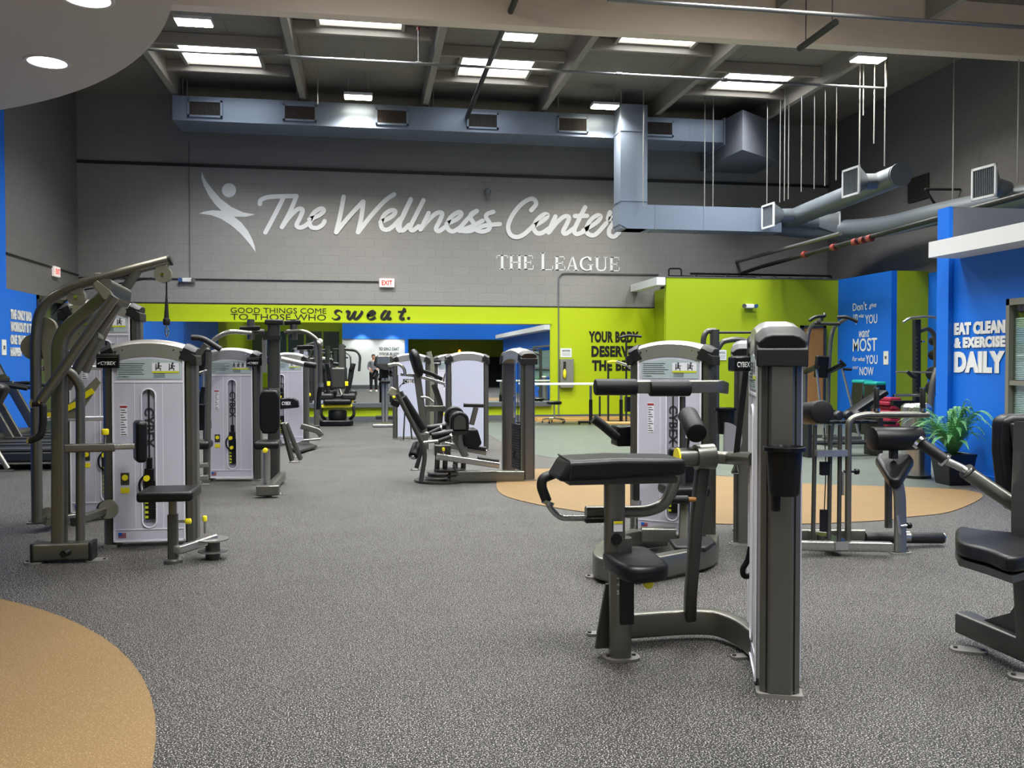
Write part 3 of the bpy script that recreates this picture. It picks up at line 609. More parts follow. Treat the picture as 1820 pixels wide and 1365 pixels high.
# ---- serif capitals
lg = MB()
def rect(mb, x0, y0, x1, y1, pos): 
    mb.add([pos(a, b)+NB*.004 for a, b in ((x0, y0), (x1, y0), (x1, y1), (x0, y1))], [(0, 1, 2, 3)])
def serif(ch, x, w, y0, y1):
    h = y1-y0; st, th, sf = 21, 8, 9
    def stem(cx): rect(lg, cx-st/2, y0, cx+st/2, y1, B); rect(lg, cx-st/2-sf, y0, cx+st/2+sf, y0+th*.8, B); rect(lg, cx-st/2-sf, y1-th*.8, cx+st/2+sf, y1, B)
    if ch == 'T': rect(lg, x+w/2-st/2, y0, x+w/2+st/2, y1, B); rect(lg, x, y0, x+w, y0+th, B); rect(lg, x, y0, x+6, y0+26, B); rect(lg, x+w-6, y0, x+w, y0+26, B); rect(lg, x+w/2-22, y1-th*.8, x+w/2+22, y1, B)
    if ch == 'H': stem(x+20); stem(x+w-20); rect(lg, x+20, y0+h/2-4, x+w-20, y0+h/2+4, B)
    if ch in 'EL':
        stem(x+20); rect(lg, x+20, y1-th, x+w, y1, B); rect(lg, x+w-6, y1-34, x+w, y1, B)
        if ch == 'E': rect(lg, x+20, y0, x+w-4, y0+th, B); rect(lg, x+w-10, y0, x+w-4, y0+28, B); rect(lg, x+20, y0+h*.47, x+w-18, y0+h*.47+th, B); rect(lg, x+w-24, y0+h*.36, x+w-18, y0+h*.64, B)
    if ch == 'A':
        c = x+w/2; lg.add([B(a, b)+NB*.004 for a, b in ((c-4, y0), (c+8, y0), (x+w-10, y1), (x+w-32, y1))], [(0, 1, 2, 3)]); lg.add([B(a, b)+NB*.004 for a, b in ((c-4, y0), (c+4, y0), (x+18, y1), (x+9, y1))], [(0, 1, 2, 3)])
        rect(lg, x+28, y1-h*.36, x+w-34, y1-h*.36+th*.8, B); rect(lg, x, y1-6, x+34, y1, B); rect(lg, x+w-44, y1-6, x+w, y1, B)
    if ch == 'U': rect(lg, x+10, y0, x+30, y1-30, B); rect(lg, x+w-22, y0, x+w-14, y1-30, B); rect(lg, x, y0, x+40, y0+6, B); rect(lg, x+w-34, y0, x+w, y0+6, B); ribbon(lg, [(x+20, y1-34), (x+28, y1-12), (x+w/2, y1-5), (x+w-26, y1-12), (x+w-18, y1-34)], 12, B, NB)
    if ch == 'G':
        ribbon(lg, [(x+w-22, y0+32), (x+w-40, y0+8), (x+w/2, y0+5), (x+22, y0+22), (x+10, y0+h/2), (x+22, y1-22), (x+w/2, y1-5), (x+w-24, y1-12)], 19, B, NB, nib=(math.pi/2*0+0.0, 8)); rect(lg, x+w-30, y1-50, x+w-12, y1-4, B); rect(lg, x+w-44, y1-52, x+w, y1-46, B); rect(lg, x+w-24, y0+4, x+w-18, y0+36, B)
for ch, x, w, y0, y1 in (('T', 737, 95, 607, 722), ('H', 838, 106, 608, 723), ('E', 952, 86, 609, 724), ('L', 1094, 102, 588, 728), ('E', 1206, 88, 616, 730), ('A', 1300, 106, 617, 732), ('G', 1410, 112, 619, 734), ('U', 1532, 106, 621, 736), ('E', 1648, 86, 622, 738)): serif(ch, x, w, y0, y1)
tag(lg.build('wall_lettering', 'whitep', smooth=False), 'white serif lettering "THE LEAGUE" under the script sign', 'sign')
# ---- slogans
def wall_text(rows, pos2, u, v, n, m, label, bold=.0, shear=0.):
    b = MB()
    for s, a, c in rows:                # a: lower left, c: upper right (3D points on the wall)
        w = (c-a).dot(u); h = (c-a).dot(v); text(b, s, a, u, v, w, h, .006, bold, shear)
    return tag(b.build('wall_lettering', m, smooth=False), label, 'sign')
Yl = YB-.012
q = lambda s, x0, y0, x1, y1, Y=Yl: (s, W(x0, y1, Y), W(x1, y0, Y))
def rows(L, Y):
    out = []
    for s, x0, y0, x1, y1 in L:
        a = W(x0, y1, Y); c = W(x1, y0, Y); c.z = a.z+(W(x0, y0, Y).z-a.z); out.append((s, a, c))
    return out
wall_text(rows([('GOOD THINGS COME', 410, 546.5, 580, 556), ('TO THOSE WHO', 410.5, 557.5, 579.5, 568.5)], Yl), None, UX, UZ, NB, 'black', 'thin black lettering "GOOD THINGS COME TO THOSE WHO" on the lime band', -.002)
Bs = mkpos(560, 540, 5.688, Yl); sb = MB(); nb = (.6, 7)
for st in ([(272, 88), (258, 72), (228, 68), (206, 84), (214, 106), (238, 120), (244, 142), (222, 158), (190, 156), (172, 140)], [(312, 86), (338, 74), (348, 84), (332, 130), (340, 156), (366, 140), (402, 84)], [(410, 72), (394, 125), (398, 154), (428, 146), (468, 100), (474, 78), (462, 72)],
           [(528, 120), (576, 112), (604, 92), (592, 72), (560, 84), (534, 118), (540, 150), (572, 156), (612, 134)], [(742, 84), (716, 72), (686, 100), (672, 136), (684, 158), (716, 140), (748, 84)], [(756, 70), (738, 120), (736, 152), (754, 154), (772, 142)], [(908, 44), (880, 100), (862, 144), (876, 158), (904, 144)], [(836, 82), (880, 80), (922, 74)]): ribbon(sb, st, 31, Bs, NB, nib=nb, t=.006)
sb.add([Bs(946+17*math.cos(2*math.pi*i/20), 147+17*math.sin(2*math.pi*i/20))+NB*.006 for i in range(20)], [tuple(range(20))])
tag(sb.build('wall_lettering', 'black', smooth=False), 'bold black italic lettering "sweat." on the lime band', 'sign')
wall_text(rows([('YOUR BODY', 1046, 588.5, 1135, 609), ('DESERVES', 1051, 614.5, 1135, 634.5), ('THE BEST', 1052, 640, 1135, 659.5)], Yl), None, UX, UZ, NB, 'black', 'heavy black lettering "YOUR BODY DESERVES THE BEST" on the lime wall', .055)
def rowsX(L, X):
    out = []
    for s, x0, y0, x1, y1 in L:
        a = WX(x0, y1, X); c = WX(x1, y0, X); t = WX(x0, y0, X); a2 = a.copy(); out.append((s, a2, Vector((X, c.y, t.z))))
    return out
def text_side(L, X, m, label, bold, left):
    b = MB(); u = UY if left else -UY
    for s, x0, y0, x1, y1 in L:
        a = WX(x0, y1, X); t_ = WX(x0, y0, X); c = WX(x1, y1, X); sh = .35 if s.startswith('~') else 0; s = s.lstrip('~')
        text(b, s, a, u, UZ, abs(c.y-a.y), t_.z-a.z, .006, bold, sh)
        if bold > .04:
            for k_ in (-1, 1): text(b, s, a+u*.009*k_, u, UZ, abs(c.y-a.y), t_.z-a.z, .008+.002*k_, bold, sh)
    return tag(b.build('wall_lettering', m, smooth=False), label, 'sign')
text_side([('EAT CLEAN', 1697, 574, 1787, 596), ('& EXERCISE', 1697, 600, 1787, 619), ('DAILY', 1697, 625, 1786, 662)], XB, 'whitep', 'heavy white lettering "EAT CLEAN & EXERCISE DAILY" on the blue wall', .06, False)
text_side([("Don't", 1516, 539, 1541, 553), ('~give', 1545, 539, 1558, 550), ('up', 1517, 559, 1525, 577), ('~what', 1527, 558, 1536, 565), ('YOU', 1538, 560, 1559.5, 576), ('~want', 1527, 586, 1546, 600), ('MOST', 1516, 602, 1559, 625), ('~For what', 1515, 634, 1538, 642), ('YOU', 1539, 631, 1560, 647), ('~WANT', 1516, 651, 1526, 656), ('NOW', 1528, 652, 1553, 667)], 10.58, 'whitep', 'white mixed lettering "Don\'t give up what YOU want MOST" on the far blue panel', .012, False)
text_side([('THE ONLY BAD', 18, 549, 55, 567), ('WORKOUT IS THE', 18, 571, 60, 589), ("ONE THAT DIDN'T", 18, 594, 62, 612), ('HAPPEN', 18, 617, 37, 633)], XL, 'whitep', 'white lettering "THE ONLY BAD WORKOUT" on the blue left wall', .06, True)
b = MB(); text(b, 'TAKE CARE OF', (.75, -6.045, 2.0), -UX, UZ, -1.3, .2, -.004, .02)
b = MB(); text(b, 'TAKE CARE OF', (1.75, -6.04, 2.02), -UX, UZ, 1.05, .17, .004, .02); text(b, 'YOUR BODY', (1.75, -6.04, 1.74), -UX, UZ, 1.05, .17, .004, .02)
tag(b.build('wall_lettering', 'ink', smooth=False), 'black lettering on the white wall reflected in the mirror', 'sign')
T = thing('pendant_lamp', 'small glowing orange pendant lamp reflected in the mirror', 'pendant lamp', (4.7, -8, 1.9))
MB().lathe([(.0, .35), (.05, .3), (.1, .1), (.07, 0), (0, -.02)], (5.1, -7.5, 1.75), 14).build('shade', 'pend', T); MB().cyl((5.1, -7.5, 2.1), (5.1, -7.5, 3.4), .008, 6).build('cord', 'cable', T)
# notices and boxes on the back wall
def notice(p0, p1, Y, lb, head=True):
    a, c = W(p0[0], p1[1], Y), W(p1[0], p0[1], Y); T = thing('wall_notice', lb, 'notice', (a.x, Y, a.z))
    MB().bb((a.x, Y-.008, a.z), (c.x, Y-.002, c.z)).build('board', 'whitep', T, smooth=False)
    b = MB(); w, h = c.x-a.x, c.z-a.z; text(b, 'NOTICE', (a.x+w*.15, Y-.008, a.z+h*.62), UX, UZ, w*.7, h*.2, .002, .04)
    for j in range(3): b.bb((a.x+w*.14, Y-.0095, a.z+h*(.18+.13*j)), (a.x+w*.86, Y-.0085, a.z+h*(.21+.13*j)))
    b.build('print', 'ink', T, smooth=False)
notice((996, 619), (1016, 635), Yl, 'white notice sheet above the grey box on the lime wall')
notice((1275, 622), (1291, 640), 18.995, 'white notice sheet on the lime partition between two weight towers')
a, c = W(994.5, 689, Yl), W(1018, 638, Yl)
T = thing('wall_cabinet', 'grey recessed wall box on the lime wall beside the mirror', 'wall box', a)
MB().bb((a.x, Yl-.1, a.z), (c.x, Yl, c.z)).build('case', 'skin', T, bev=.006); MB().bb((a.x+.07, Yl-.112, a.z+.22), (a.x+.13, Yl-.1, a.z+.62)).build('slot_face', 'dark', T); MB().ball((a.x+.1, Yl-.12, a.z+.33), (.04, .03, .12)).build('sprayer', 'yellow', T)
T = thing('light_switch', 'white double switch plate on the far blue panel', 'switch', (10.57, 17.4, 1.2))
p0, p1 = WX(1571, 648, 10.58), WX(1579.5, 624, 10.58)
MB().bb((10.568, min(p0.y, p1.y), p0.z), (10.58, max(p0.y, p1.y), p1.z)).build('plate', 'beige', T); MB().bb((10.562, min(p0.y, p1.y)+.05, p0.z+.12), (10.57, max(p0.y, p1.y)-.05, p1.z-.1)).build('rocker', 'greyp', T)
T = thing('light_switch', 'white switch plate on the blue left wall beside the lettering', 'switch', (XL, 16.8, 1.3))
p0, p1 = WX(2.5, 631, XL), WX(10, 604, XL); MB().bb((XL, p0.y, p0.z), (XL+.012, p1.y, p1.z)).build('plate', 'beige', T); MB().bb((XL+.01, p0.y+.06, p0.z+.1), (XL+.018, p1.y-.06, p1.z-.1)).build('rocker', 'greyp', T)
# ================================================================== MACHINES
def TM(x, y, rz): return Matrix.Translation((x, y, 0)) @ Matrix.Rotation(rz, 4, 'Z')
def tower(T, x, y, rz, h=1.54, w=.64, d=.18, front=True, back=True, badge=0, figs=2, slot=0., placard='wide', pin=.42, carriage=True, stickers=True):
    """weight-stack tower: two fluted columns, panels, arched cap, stack and placard, baked into the thing T"""
    m = TM(x, y, rz); B = lambda: MB(m); cw = .07; hi = h-.13; px = w/2-cw
    for s in (-1, 1):
        cx = s*(w/2-cw/2)
        prof = [(-cw/2, -d/2+.02), (-cw/2+.015, -d/2), (cw/2-.015, -d/2), (cw/2, -d/2+.02), (cw/2, -d*.38), (cw/2-.006, -d*.37), (cw/2-.006, -d*.33), (cw/2+.004, -d*.32), (cw/2+.012, -d*.26), (cw/2+.012, d*.26), (cw/2+.004, d*.32), (cw/2-.006, d*.33), (cw/2-.006, d*.37), (cw/2, d*.38), (cw/2, d/2-.02), (cw/2-.015, d/2), (-cw/2+.015, d/2), (-cw/2, d/2-.02)]
        if s < 0: prof = [(-a, b) for a, b in prof]
        c = B().prism([(cx+a, b) for a, b in prof], (0, 0, .02), UX, UY, (0, 0, hi-.02)).build('column', 'column', T, ang=25)
        g_ = B()
        for q in (-.35, .35): g_.bb((cx+s*(cw/2-.012), q*d-.004, .03), (cx+s*(cw/2-.004), q*d+.004, hi-.03))
        g_.build('groove', 'groove', c, smooth=False)
        b = B(); b.prism(rrect(.1, d+.03, .015), (cx, 0, 0), UX, UY, (0, 0, .018)); b.build('foot', 'footm', T)
    # arched silver cap, swept along x with a domed cross-section
    n = 14; path = [Vector((-w/2+.02+(w-.04)*i/n, 0, h-.1+.065*(1-(2*i/n-1)**2)**.8)) for i in range(n+1)]
    D = d+.03; prof = [(-D/2, -.098), (-D/2, .0), (-D*.36, .022), (-D*.22, .03), (D*.22, .03), (D*.36, .022), (D/2, 0), (D/2, -.098)]
    cp = B().sweep(prof, path, up=(0, 0, 1)).build('top_cap', 'cap', T, ang=30)
    b = B()
    for i in (-.18, .18): b.cyl((i, -D/2-.004, h-.085), (i, -D/2+.004, h-.085), .006, 8)
    b.build('rivet', 'chrome', cp)
    for s in (-1, 1):
        b = B(); D2 = D+.014
        pr2 = [(-D2/2, -.085), (-D2/2, .0), (-D2*.37, .026), (-D2*.23, .035), (D2*.23, .035), (D2*.37, .026), (D2/2, 0), (D2/2, -.085)]
        if s < 0: pr2 = [(-a, q) for a, q in pr2][::-1]
        xs = (w/2-.07, w/2-.035, w/2-.015, w/2+.018)
        pa = [Vector((s*x_, 0, h-.1+.065*max(0, 1-(x_/(w/2-.02))**2)**.8+(.008, .008, .006, -.004)[i])) for i, x_ in enumerate(xs)]
        b.sweep(pr2, pa, up=(0, 0, 1), scale=[1.03, 1.03, 1.02, .9])
        b.prism([(s*(w/2-.1), h-.09), (s*(w/2-.04), h-.09), (s*(w/2+.022), h-.13), (s*(w/2+.022), h-.2), (s*(w/2-.02), h-.2), (s*(w/2-.05), h-.14), (s*(w/2-.09), h-.12)], (0, -D2/2, 0), UX, UZ, (0, D2, 0)); b.build('corner_cap', 'rubber', T, bev=.005)
    zb, zt, zs = .05, hi-.01, h-.32
    if front:
        y0 = -d/2-.012; sw, s0, s1 = .1, .14, zs-.05
        arc = [(px-.005-2*(px-.005)*i/10, zt-.02+.03*(1-(2*i/10-1)**2)) for i in range(11)]
        out = [(-px+.005, zb), (px-.005, zb)]+arc
        k = 8; hole = [(slot+sw/2*math.cos(math.pi*i/k), s1-sw/2+sw/2*math.sin(math.pi*i/k)) for i in range(k+1)]+[(slot-sw/2*math.cos(math.pi*i/k), s0+sw/2-sw/2*math.sin(math.pi*i/k)) for i in range(k+1)]
        fp = B().prism(out, (0, y0, 0), UX, UZ, (0, .014, 0), [hole]).build('front_panel', 'white', T, smooth=False)
        hb = [Vector((a, y0-.004, b_)) for a, b_ in hole]
        B().sweep(circ(.006, 6), hb, closed=True, up=(0, 1, 0)).build('slot_rim', 'seam', fp)
        B().bb((slot-sw/2-.01, -d/2+.008, s0-.01), (slot+sw/2+.01, -d/2+.012, s1+.01)).build('slot_back', 'slot', T, smooth=False)
        b = B(); b.bb((-px+.008, y0-.004, zs-.006), (px-.008, y0, zs+.006)).bb((-px+.008, y0-.004, zb+.075), (px-.008, y0, zb+.083)).bb((slot-.1, y0-.002, zb+.08), (slot-.096, y0, zs)).bb((slot+.096, y0-.002, zb+.08), (slot+.1, y0, zs)); b.build('panel_seam', 'seam', fp, smooth=False)
        b = B().bb((-px-.004, y0-.006, zb-.01), (-px+.008, y0, zt-.02)).bb((px-.008, y0-.006, zb-.01), (px+.004, y0, zt-.02)).bb((-px, y0-.006, zb-.012), (px, y0, zb)); b.build('panel_edge', 'seam', fp, smooth=False)
        B().cyl((slot, -d/2-.002, pin), (slot, -d/2-.002, s1-.01), .006, 8).build('stack_cable', 'cable', T)
        ws = B()
        for i in range(16): ws.bb((slot-.03, -d/2-.012, .2+i*.018), (slot+.04, -d/2+.008, .215+i*.018))
        ws.build('weight_stack', 'stack', T, smooth=False)
        if carriage:
            b = B(); b.bb((slot-.032, y0-.02, pin-.1), (slot+.03, -d/2+.04, pin+.12)); b.bb((slot-.018, y0-.01, pin+.12), (slot+.02, -d/2+.03, pin+.2)); hd = b.build('stack_carriage', 'plastic', T, bev=.006)
            B().cyl((slot-.012, y0-.04, pin+.05), (slot-.012, y0-.02, pin+.05), .022, 14).build('selector_knob', 'yellow', hd); B().cyl((slot, y0-.04, pin-.06), (slot, y0-.02, pin-.06), .02, 14).build('selector_knob', 'yellow', hd)
            B().tube([(slot-.02, y0-.012, pin+.08), (slot-.065, y0-.03, pin+.03), (slot-.06, y0-.03, pin-.05), (slot-.02, y0-.012, pin-.09)], .008, .04, 8).build('carriage_handle', 'plastic', hd)
        for i in range(6): B().bb((slot-.032, y0-.004, .21+i*.036), (slot-.008, y0+.001, .228+i*.036)).build('weight_mark', 'lime_ink', T, smooth=False)
        lt = B(); text(lt, 'CYBEX', (slot-.035, -d/2+.006, s1-.14), -UZ, UX, .3, .07, .001, .03); lt.build('side_lettering', 'ink', T, smooth=False)
        # yellow stickers, warning strip, flag
        if stickers:
            b = B().bb((slot-.2, y0-.002, pin+.0), (slot-.14, y0, pin+.09)); b.build('grey_sticker', 'framed', fp, smooth=False)
            B().cyl((slot-.17, y0-.004, pin+.055), (slot-.17, y0-.002, pin+.055), .022, 12).build('yellow_sticker', 'yellow', fp, smooth=False); B().bb((slot-.2, y0-.003, pin-.06), (slot-.14, y0, pin-.02)).build('yellow_sticker', 'yellow', fp, smooth=False)
            wl = B().bb((slot-.2, y0-.002, zs-.4), (slot-.15, y0, zs-.17)).build('warning_label', 'seam', fp, smooth=False)
            b = B().bb((slot-.2, y0-.004, zs-.19), (slot-.15, y0-.002, zs-.175)); b.build('warning_bar', 'redink', wl, smooth=False)
            b = B()
            for i in range(11): b.bb((slot-.195, y0-.003, zs-.39+i*.018), (slot-.155-.01*(i % 3), y0-.002, zs-.384+i*.018))
            b.build('warning_print', 'ink', wl, smooth=False)
            fg = B()
            for i in range(4): fg.bb((-px+.03, y0-.003, zb+.02+i*.01), (-px+.085, y0-.001, zb+.025+i*.01))
            fg.build('flag_stripes', 'redink', fp, smooth=False); B().bb((-px+.03, y0-.004, zb+.038), (-px+.055, y0-.001, zb+.058)).build('flag_corner', 'blue', fp, smooth=False)
        # placard with print and pictograms
        a0, a1 = (-px+.03, px-.02) if placard == 'wide' else (-px+.01, px-.01)
        z0, z1 = zs+.02, zt-.02; y1 = y0-.004
        pc = B().prism([(a0, z0), (a1, z0), (a1, z1-.012), ((a0+a1)/2, z1+.012), (a0, z1-.012)], (0, y1, 0), UX, UZ, (0, .006, 0)).build('placard', 'placard', T, smooth=False)
        b = B(); W_ = a1-a0; random.seed(int(abs(x*1000))+3)
        for i in range(6):
            z = z0+.035+i*.0155; b.bb((a0+.012, y1-.0012, z), (a0+W_*(.38+.12*random.random()), y1, z+.0045))
        text(b, 'CYBEX', (a0+.014, y1, z0+.012), UX, UZ, .07, .011, .0012, .02)
        for i in range(4): b.bb((a0+W_*.57, y1-.0012, z0+.012+i*.009), (a0+W_*.75, y1, z0+.015+i*.009))
        b.build('placard_print', 'ink', pc, smooth=False)
        f0, f1 = a0+W_*.55, a0+W_*.97
        wb = B().bb((f0, y1-.002, z0+.06), (f1, y1, z1-.02)).build('pictogram_panel', 'seam', pc, smooth=False)
        b = B(); cw_ = (f1-f0)/figs; ft = min(1, cw_/.06); zz = z0+.065
        for i in range(figs):
            c = f0+cw_*(i+.5); yy = y1-.003
            b.cyl((c+.004*(i % 2), yy, zz+.052), (c+.004*(i % 2), yy-.001, zz+.052), .0075, 10).bb((c-.008, yy-.001, zz+.018), (c+.006, yy, zz+.044))
            b.bb((c-.022*ft, yy-.001, zz), (c-.015*ft, yy, zz+.05)).bb((c-.02*ft, yy-.001, zz+.012), (c+.016*ft, yy, zz+.018)).bb((c+.01*ft, yy-.001, zz-.002), (c+.016*ft, yy, zz+.016)).bb((c+.004, yy-.001, zz+.03), (c+.022*ft, yy, zz+.036))
        b.build('pictogram', 'ink', wb, smooth=False)
        B().bb((f0, y1-.002, z0+.045), (f1, y1, z0+.06)).build('placard_band', 'lime_ink', pc, smooth=False)
    else:
        b = B()
        for i in range(18): b.bb((-.14, -.03, .1+i*.03), (.14, .03, .125+i*.03))
        b.build('weight_stack', 'stack', T, smooth=False)
        for s in (-1, 1): B().cyl((s*.1, 0, .05), (s*.1, 0, hi), .012, 10).build('guide_rod', 'chrome', T)
        B().cyl((0, 0, .6), (0, 0, hi), .005, 8).build('stack_cable', 'cable', T)
    if back:
        k = 10; arc = [(px-.004-2*(px-.004)*i/k, zt-.03+.03*(1-(2*i/k-1)**2)) for i in range(k+1)]
        B().prism([(-px+.004, zb), (px-.004, zb)]+arc, (0, d/2-.002, 0), UX, UZ, (0, .014, 0)).build('back_panel', 'whiteb', T, smooth=False)
    if badge:
        bx = badge*(w/2-.045); y0 = -d/2-.05
        bd = B().prism(rrect(.155, .105, .012), (bx, y0, h-.165-.0), UX, UZ, (0, .075, 0)).build('badge', 'plastic', T, bev=.006)
        b = B(); text(b, 'CYBEX', (bx-.045, y0, h-.195), UX, UZ, .105, .026, .003, .015, .25); b.add([m.inverted() @ m @ Vector(v) for v in [(bx-.068, y0-.003, h-.185), (bx-.04, y0-.003, h-.17), (bx-.05, y0-.003, h-.18), (bx-.06, y0-.003, h-.19)]], [(0, 1, 2, 3)]); b.build('badge_lettering', 'inkw', bd, smooth=False)
        b = B()
        for i in (0, 1): b.bb((bx-.07, y0-.004, h-.14+i*.014), (bx+.07, y0, h-.136+i*.014))
        b.build('badge_stripe', 'silver', bd, smooth=False)
def cup_holder(T, p, n=UX):
    p = Vector(p); b = MB()
    b.lathe([(.0, -.17), (.055, -.17), (.06, -.16), (.068, 0), (.082, .005), (.082, .02), (.074, .022), (.064, .0), (.055, -.15), (0, -.15)], p, 20); c = b.build('cup_holder', 'plastic', T)
    n = Vector(n); MB().box(p-UZ*.2+n*.07, (.03, .03, .09)).build('cup_bracket', 'plastic', c, bev=.006)
def roller(T, a, b, r, nm='roller_pad', m='foam'): return MB().roll(a, b, r).build(nm, m, T)
def pad(T, nm, c, d, rot=None, bev=.03, m='vinyl'): return MB().box(c, d, rot).build(nm, m, T, bev=bev, seg=4)
def RX(a): return Matrix.Rotation(a, 3, 'X')
def RY(a): return Matrix.Rotation(a, 3, 'Y')
def RZ(a): return Matrix.Rotation(a, 3, 'Z')
def grips(T, pts, r=.018, m='rubber', nm='grip', fr=.05): return MB().tube(pts, r, fr).build(nm, m, T)
def footplate(T, p, w=.14, d=.09, rz=0):
    p = Vector((p[0], p[1], 0)); mm_ = Matrix.Translation(p) @ Matrix.Rotation(rz, 4, 'Z')
    b = MB(mm_); b.prism(rrect(w, d, min(w, d)*.4), (0, 0, 0), UX, UY, (0, 0, .012)); f = b.build('foot_plate', 'footm', T)
    b = MB(mm_)
    for s in (-1, 1): b.cyl((s*w*.36, 0, .012), (s*w*.36, 0, .02), .01, 8)
    b.build('bolt', 'framed', f)
def knob(T, a, b, r=.022, nm='adjust_knob'):
    a, b = Vector(a), Vector(b); t = (b-a).normalized()
    k = MB().cyl(a, b, .009, 8).build('adjust_pin', 'silver', T); MB().roll(b-t*.012, b+t*.03, r, .008, 14).build(nm, 'yellow', k)

# ---------------------------------------------------------------- G: arm curl machine, right foreground
T = thing('arm_curl_machine', 'arm curl machine with long black arm pad and low seat, nearest in the right foreground', 'weight machine', (1.3, 3.9, 0))
rz = math.radians(-110.5); ux, uy = math.cos(rz), math.sin(rz)
ne = W(1385, 1240, 3.42); cx, cy = ne.x-.30*ux, ne.y-.30*uy
tower(T, cx, cy, rz, h=1.545, d=.155, badge=0, slot=0, stickers=False, carriage=False)
bo = W(1314, 647, cy+.12); bd = MB().box(bo, (.075, .09, .066)).build('badge', 'plastic', T, bev=.008)
b = MB(); text(b, 'CYBEX', bo+Vector((-.031, -.047, -.014)), UX, UZ, .06, .024, .002, .02); b.build('badge_lettering', 'inkw', bd, smooth=False)
e = Vector((cx, cy, 0))+Vector((ux, uy, 0))*.32
cup_holder(T, W(1394, 803, e.y-.1)+Vector((0, 0, 0)), UY)
Yg = 3.97
# base tube on the floor
zb = .085
bp = [FL(1100, 1112, zb), FL(1215, 1104, zb), FL(1272, 1104, zb), FL(1318, 1122, zb), FL(1352, 1150, zb)]
MB().bar(bp, .07, .12, .12).build('base_tube', 'frame', T)
for a in ((1060, 1128), (1272, 1122), (1318, 1169)): footplate(T, FL(*a), .1, .06)
so = FL(1102, 1170)
MB().bar([(so.x, so.y, .01), (so.x, so.y, .56)], .085, .1, r=.03).build('seat_post', 'frame', T)
MB().prism([(-.07, .0), (.0, 0), (0, .3), (-.02, .3), (-.06, .08)], (so.x-.03, so.y+.06, .03), UX, UZ, (0, .02, 0)).build('gusset', 'framed', T)
b = MB().bb((so.x-.015, so.y-.058, .17), (so.x+.05, so.y-.048, .46)); b.build('adjust_slot', 'rubber', T, bev=.005)
b = MB()
for i in range(5): text(b, str(5-i), (so.x-.031, so.y-.052, .31+i*.036), UX, UZ, .012, .02, .002, .02)
b.build('seat_numbers', 'inkw', T, smooth=False)
footplate(T, (so.x+.005, so.y), .17, .13)
zs = .50; sp = [FL(1075, 985, zs), FL(1081, 971, zs), FL(1145, 970, zs), FL(1172, 985, zs), FL(1186, 1002, zs), FL(1118, 1007, zs)]
MB().prism([(p.x, p.y) for p in catmull(sp, 5, True)], (0, 0, zs-.075), UX, UY, (0, 0, .075)).build('seat', 'vinyl', T, bev=.025, seg=4)
MB().bb((so.x+.0, so.y-.08, zs-.13), (so.x+.13, so.y+.02, zs-.075)).build('seat_bracket', 'rubber', T, bev=.01)
p = W(1153, 1037, so.y-.12); knob(T, p+UY*.06, p+UY*.02, .024)
# pad post and arm pad
t0 = W(1092, 972, Yg); t1 = W(1092, 853, Yg)
MB().bar([t0-UZ*.1, t1], .095, .06, r=.02, up=(0, 1, 0)).build('pad_post', 'frame', T)
b = MB(); a, c = W(1089, 944, Yg-.035), W(1105, 925, Yg-.035); b.bb((a.x, a.y-.016, a.z), (c.x, a.y-.014, c.z)); lb = b.build('warning_label', 'seam', T, smooth=False); MB().bb((a.x, a.y-.018, c.z-.012), (c.x, a.y-.016, c.z)).build('warning_bar', 'yellow', lb, smooth=False)
MB().cyl((t0.x-.0, Yg-.036, t0.z+.04), (t0.x, Yg-.03, t0.z+.04), .026, 16).build('post_hole', 'rubber', T)
p0, p1 = W(992, 835, Yg), W(1202, 835, Yg)
prof = [(-.035, -.13), (.045, -.14), (.055, -.1), (.055, .08), (.03, .13), (-.04, .12)]
b = MB(); b.prism([(p0.x-.03, p0.z-.035), (p0.x+.025, p0.z+.055), (p0.x+.25, p0.z+.062), (p1.x, p0.z+.052), (p1.x, p0.z-.02), (p0.x+.02, p0.z-.04)], (0, Yg-.14, 0), UX, UZ, (0, .27, 0)); pd = b.build('arm_pad', 'vinyl', T, bev=.022, seg=4)
b = MB(); b.tube([(p0.x+.022, Yg-.14, p0.z-.03), (p0.x+.027, Yg-.142, p0.z+.05), (p0.x+.027, Yg+.12, p0.z+.057)], .004, .02, 6); b.build('pad_seam', 'rubber', pd)
MB().bb((p0.x+.03, Yg-.1, p0.z-.058), (p1.x-.03, Yg+.1, p0.z-.03)).build('pad_plate', 'framed', T)
# curl lever with handle
Yl2 = Yg+.16
q_ = lambda *L: [W(x, y, Yl2 if len(r_) == 0 else r_[0]) for x, y, *r_ in L]
MB().bar(q_((1041, 910), (1150, 909), (1180, 898), (1196, 868), (1208, 815)), .05, .055, .1, r=.02).build('curl_lever', 'frame', T)
MB().tube(q_((1050, 921), (995, 921), (978, 903), (973, 892)), .014, .06).build('handle_tube', 'silver', T)
grips(T, q_((972, 891), (962, 865), (964, 850), (985, 842)), .024, fr=.06); MB().cyl(W(972, 897, Yl2), W(975, 890, Yl2), .03).build('collar', 'silver', T)
MB().bb(W(1042, 930, Yl2-.03), W(1074, 919, Yl2+.03)).build('lever_stop', 'rubber', T)
MB().cyl(W(1204, 813, Yl2), W(1238, 812, Yl2), .045).build('pivot_hub', 'frame', T); MB().cyl(W(1202, 813, Yl2), W(1205, 813, Yl2), .046).build('pivot_cap', 'yellow', T)
MB().cyl(W(1194, 888, Yl2), W(1222, 888, Yl2), .02).build('lever_bumper', 'rubber', T); MB().cyl(W(1222, 888, Yl2), W(1236, 888, Yl2), .012).build('bumper_bolt', 'wood', T)
MB().cyl(W(1236, 813, Yl2), W(1268, 811, Yl2), .062).build('pivot_block', 'frame', T)
bl = [W(1249, 828, Yl2+.02), W(1238, 924, Yl2+.02), W(1227, 1060, Yl2), FL(1226, 1106, .08)]
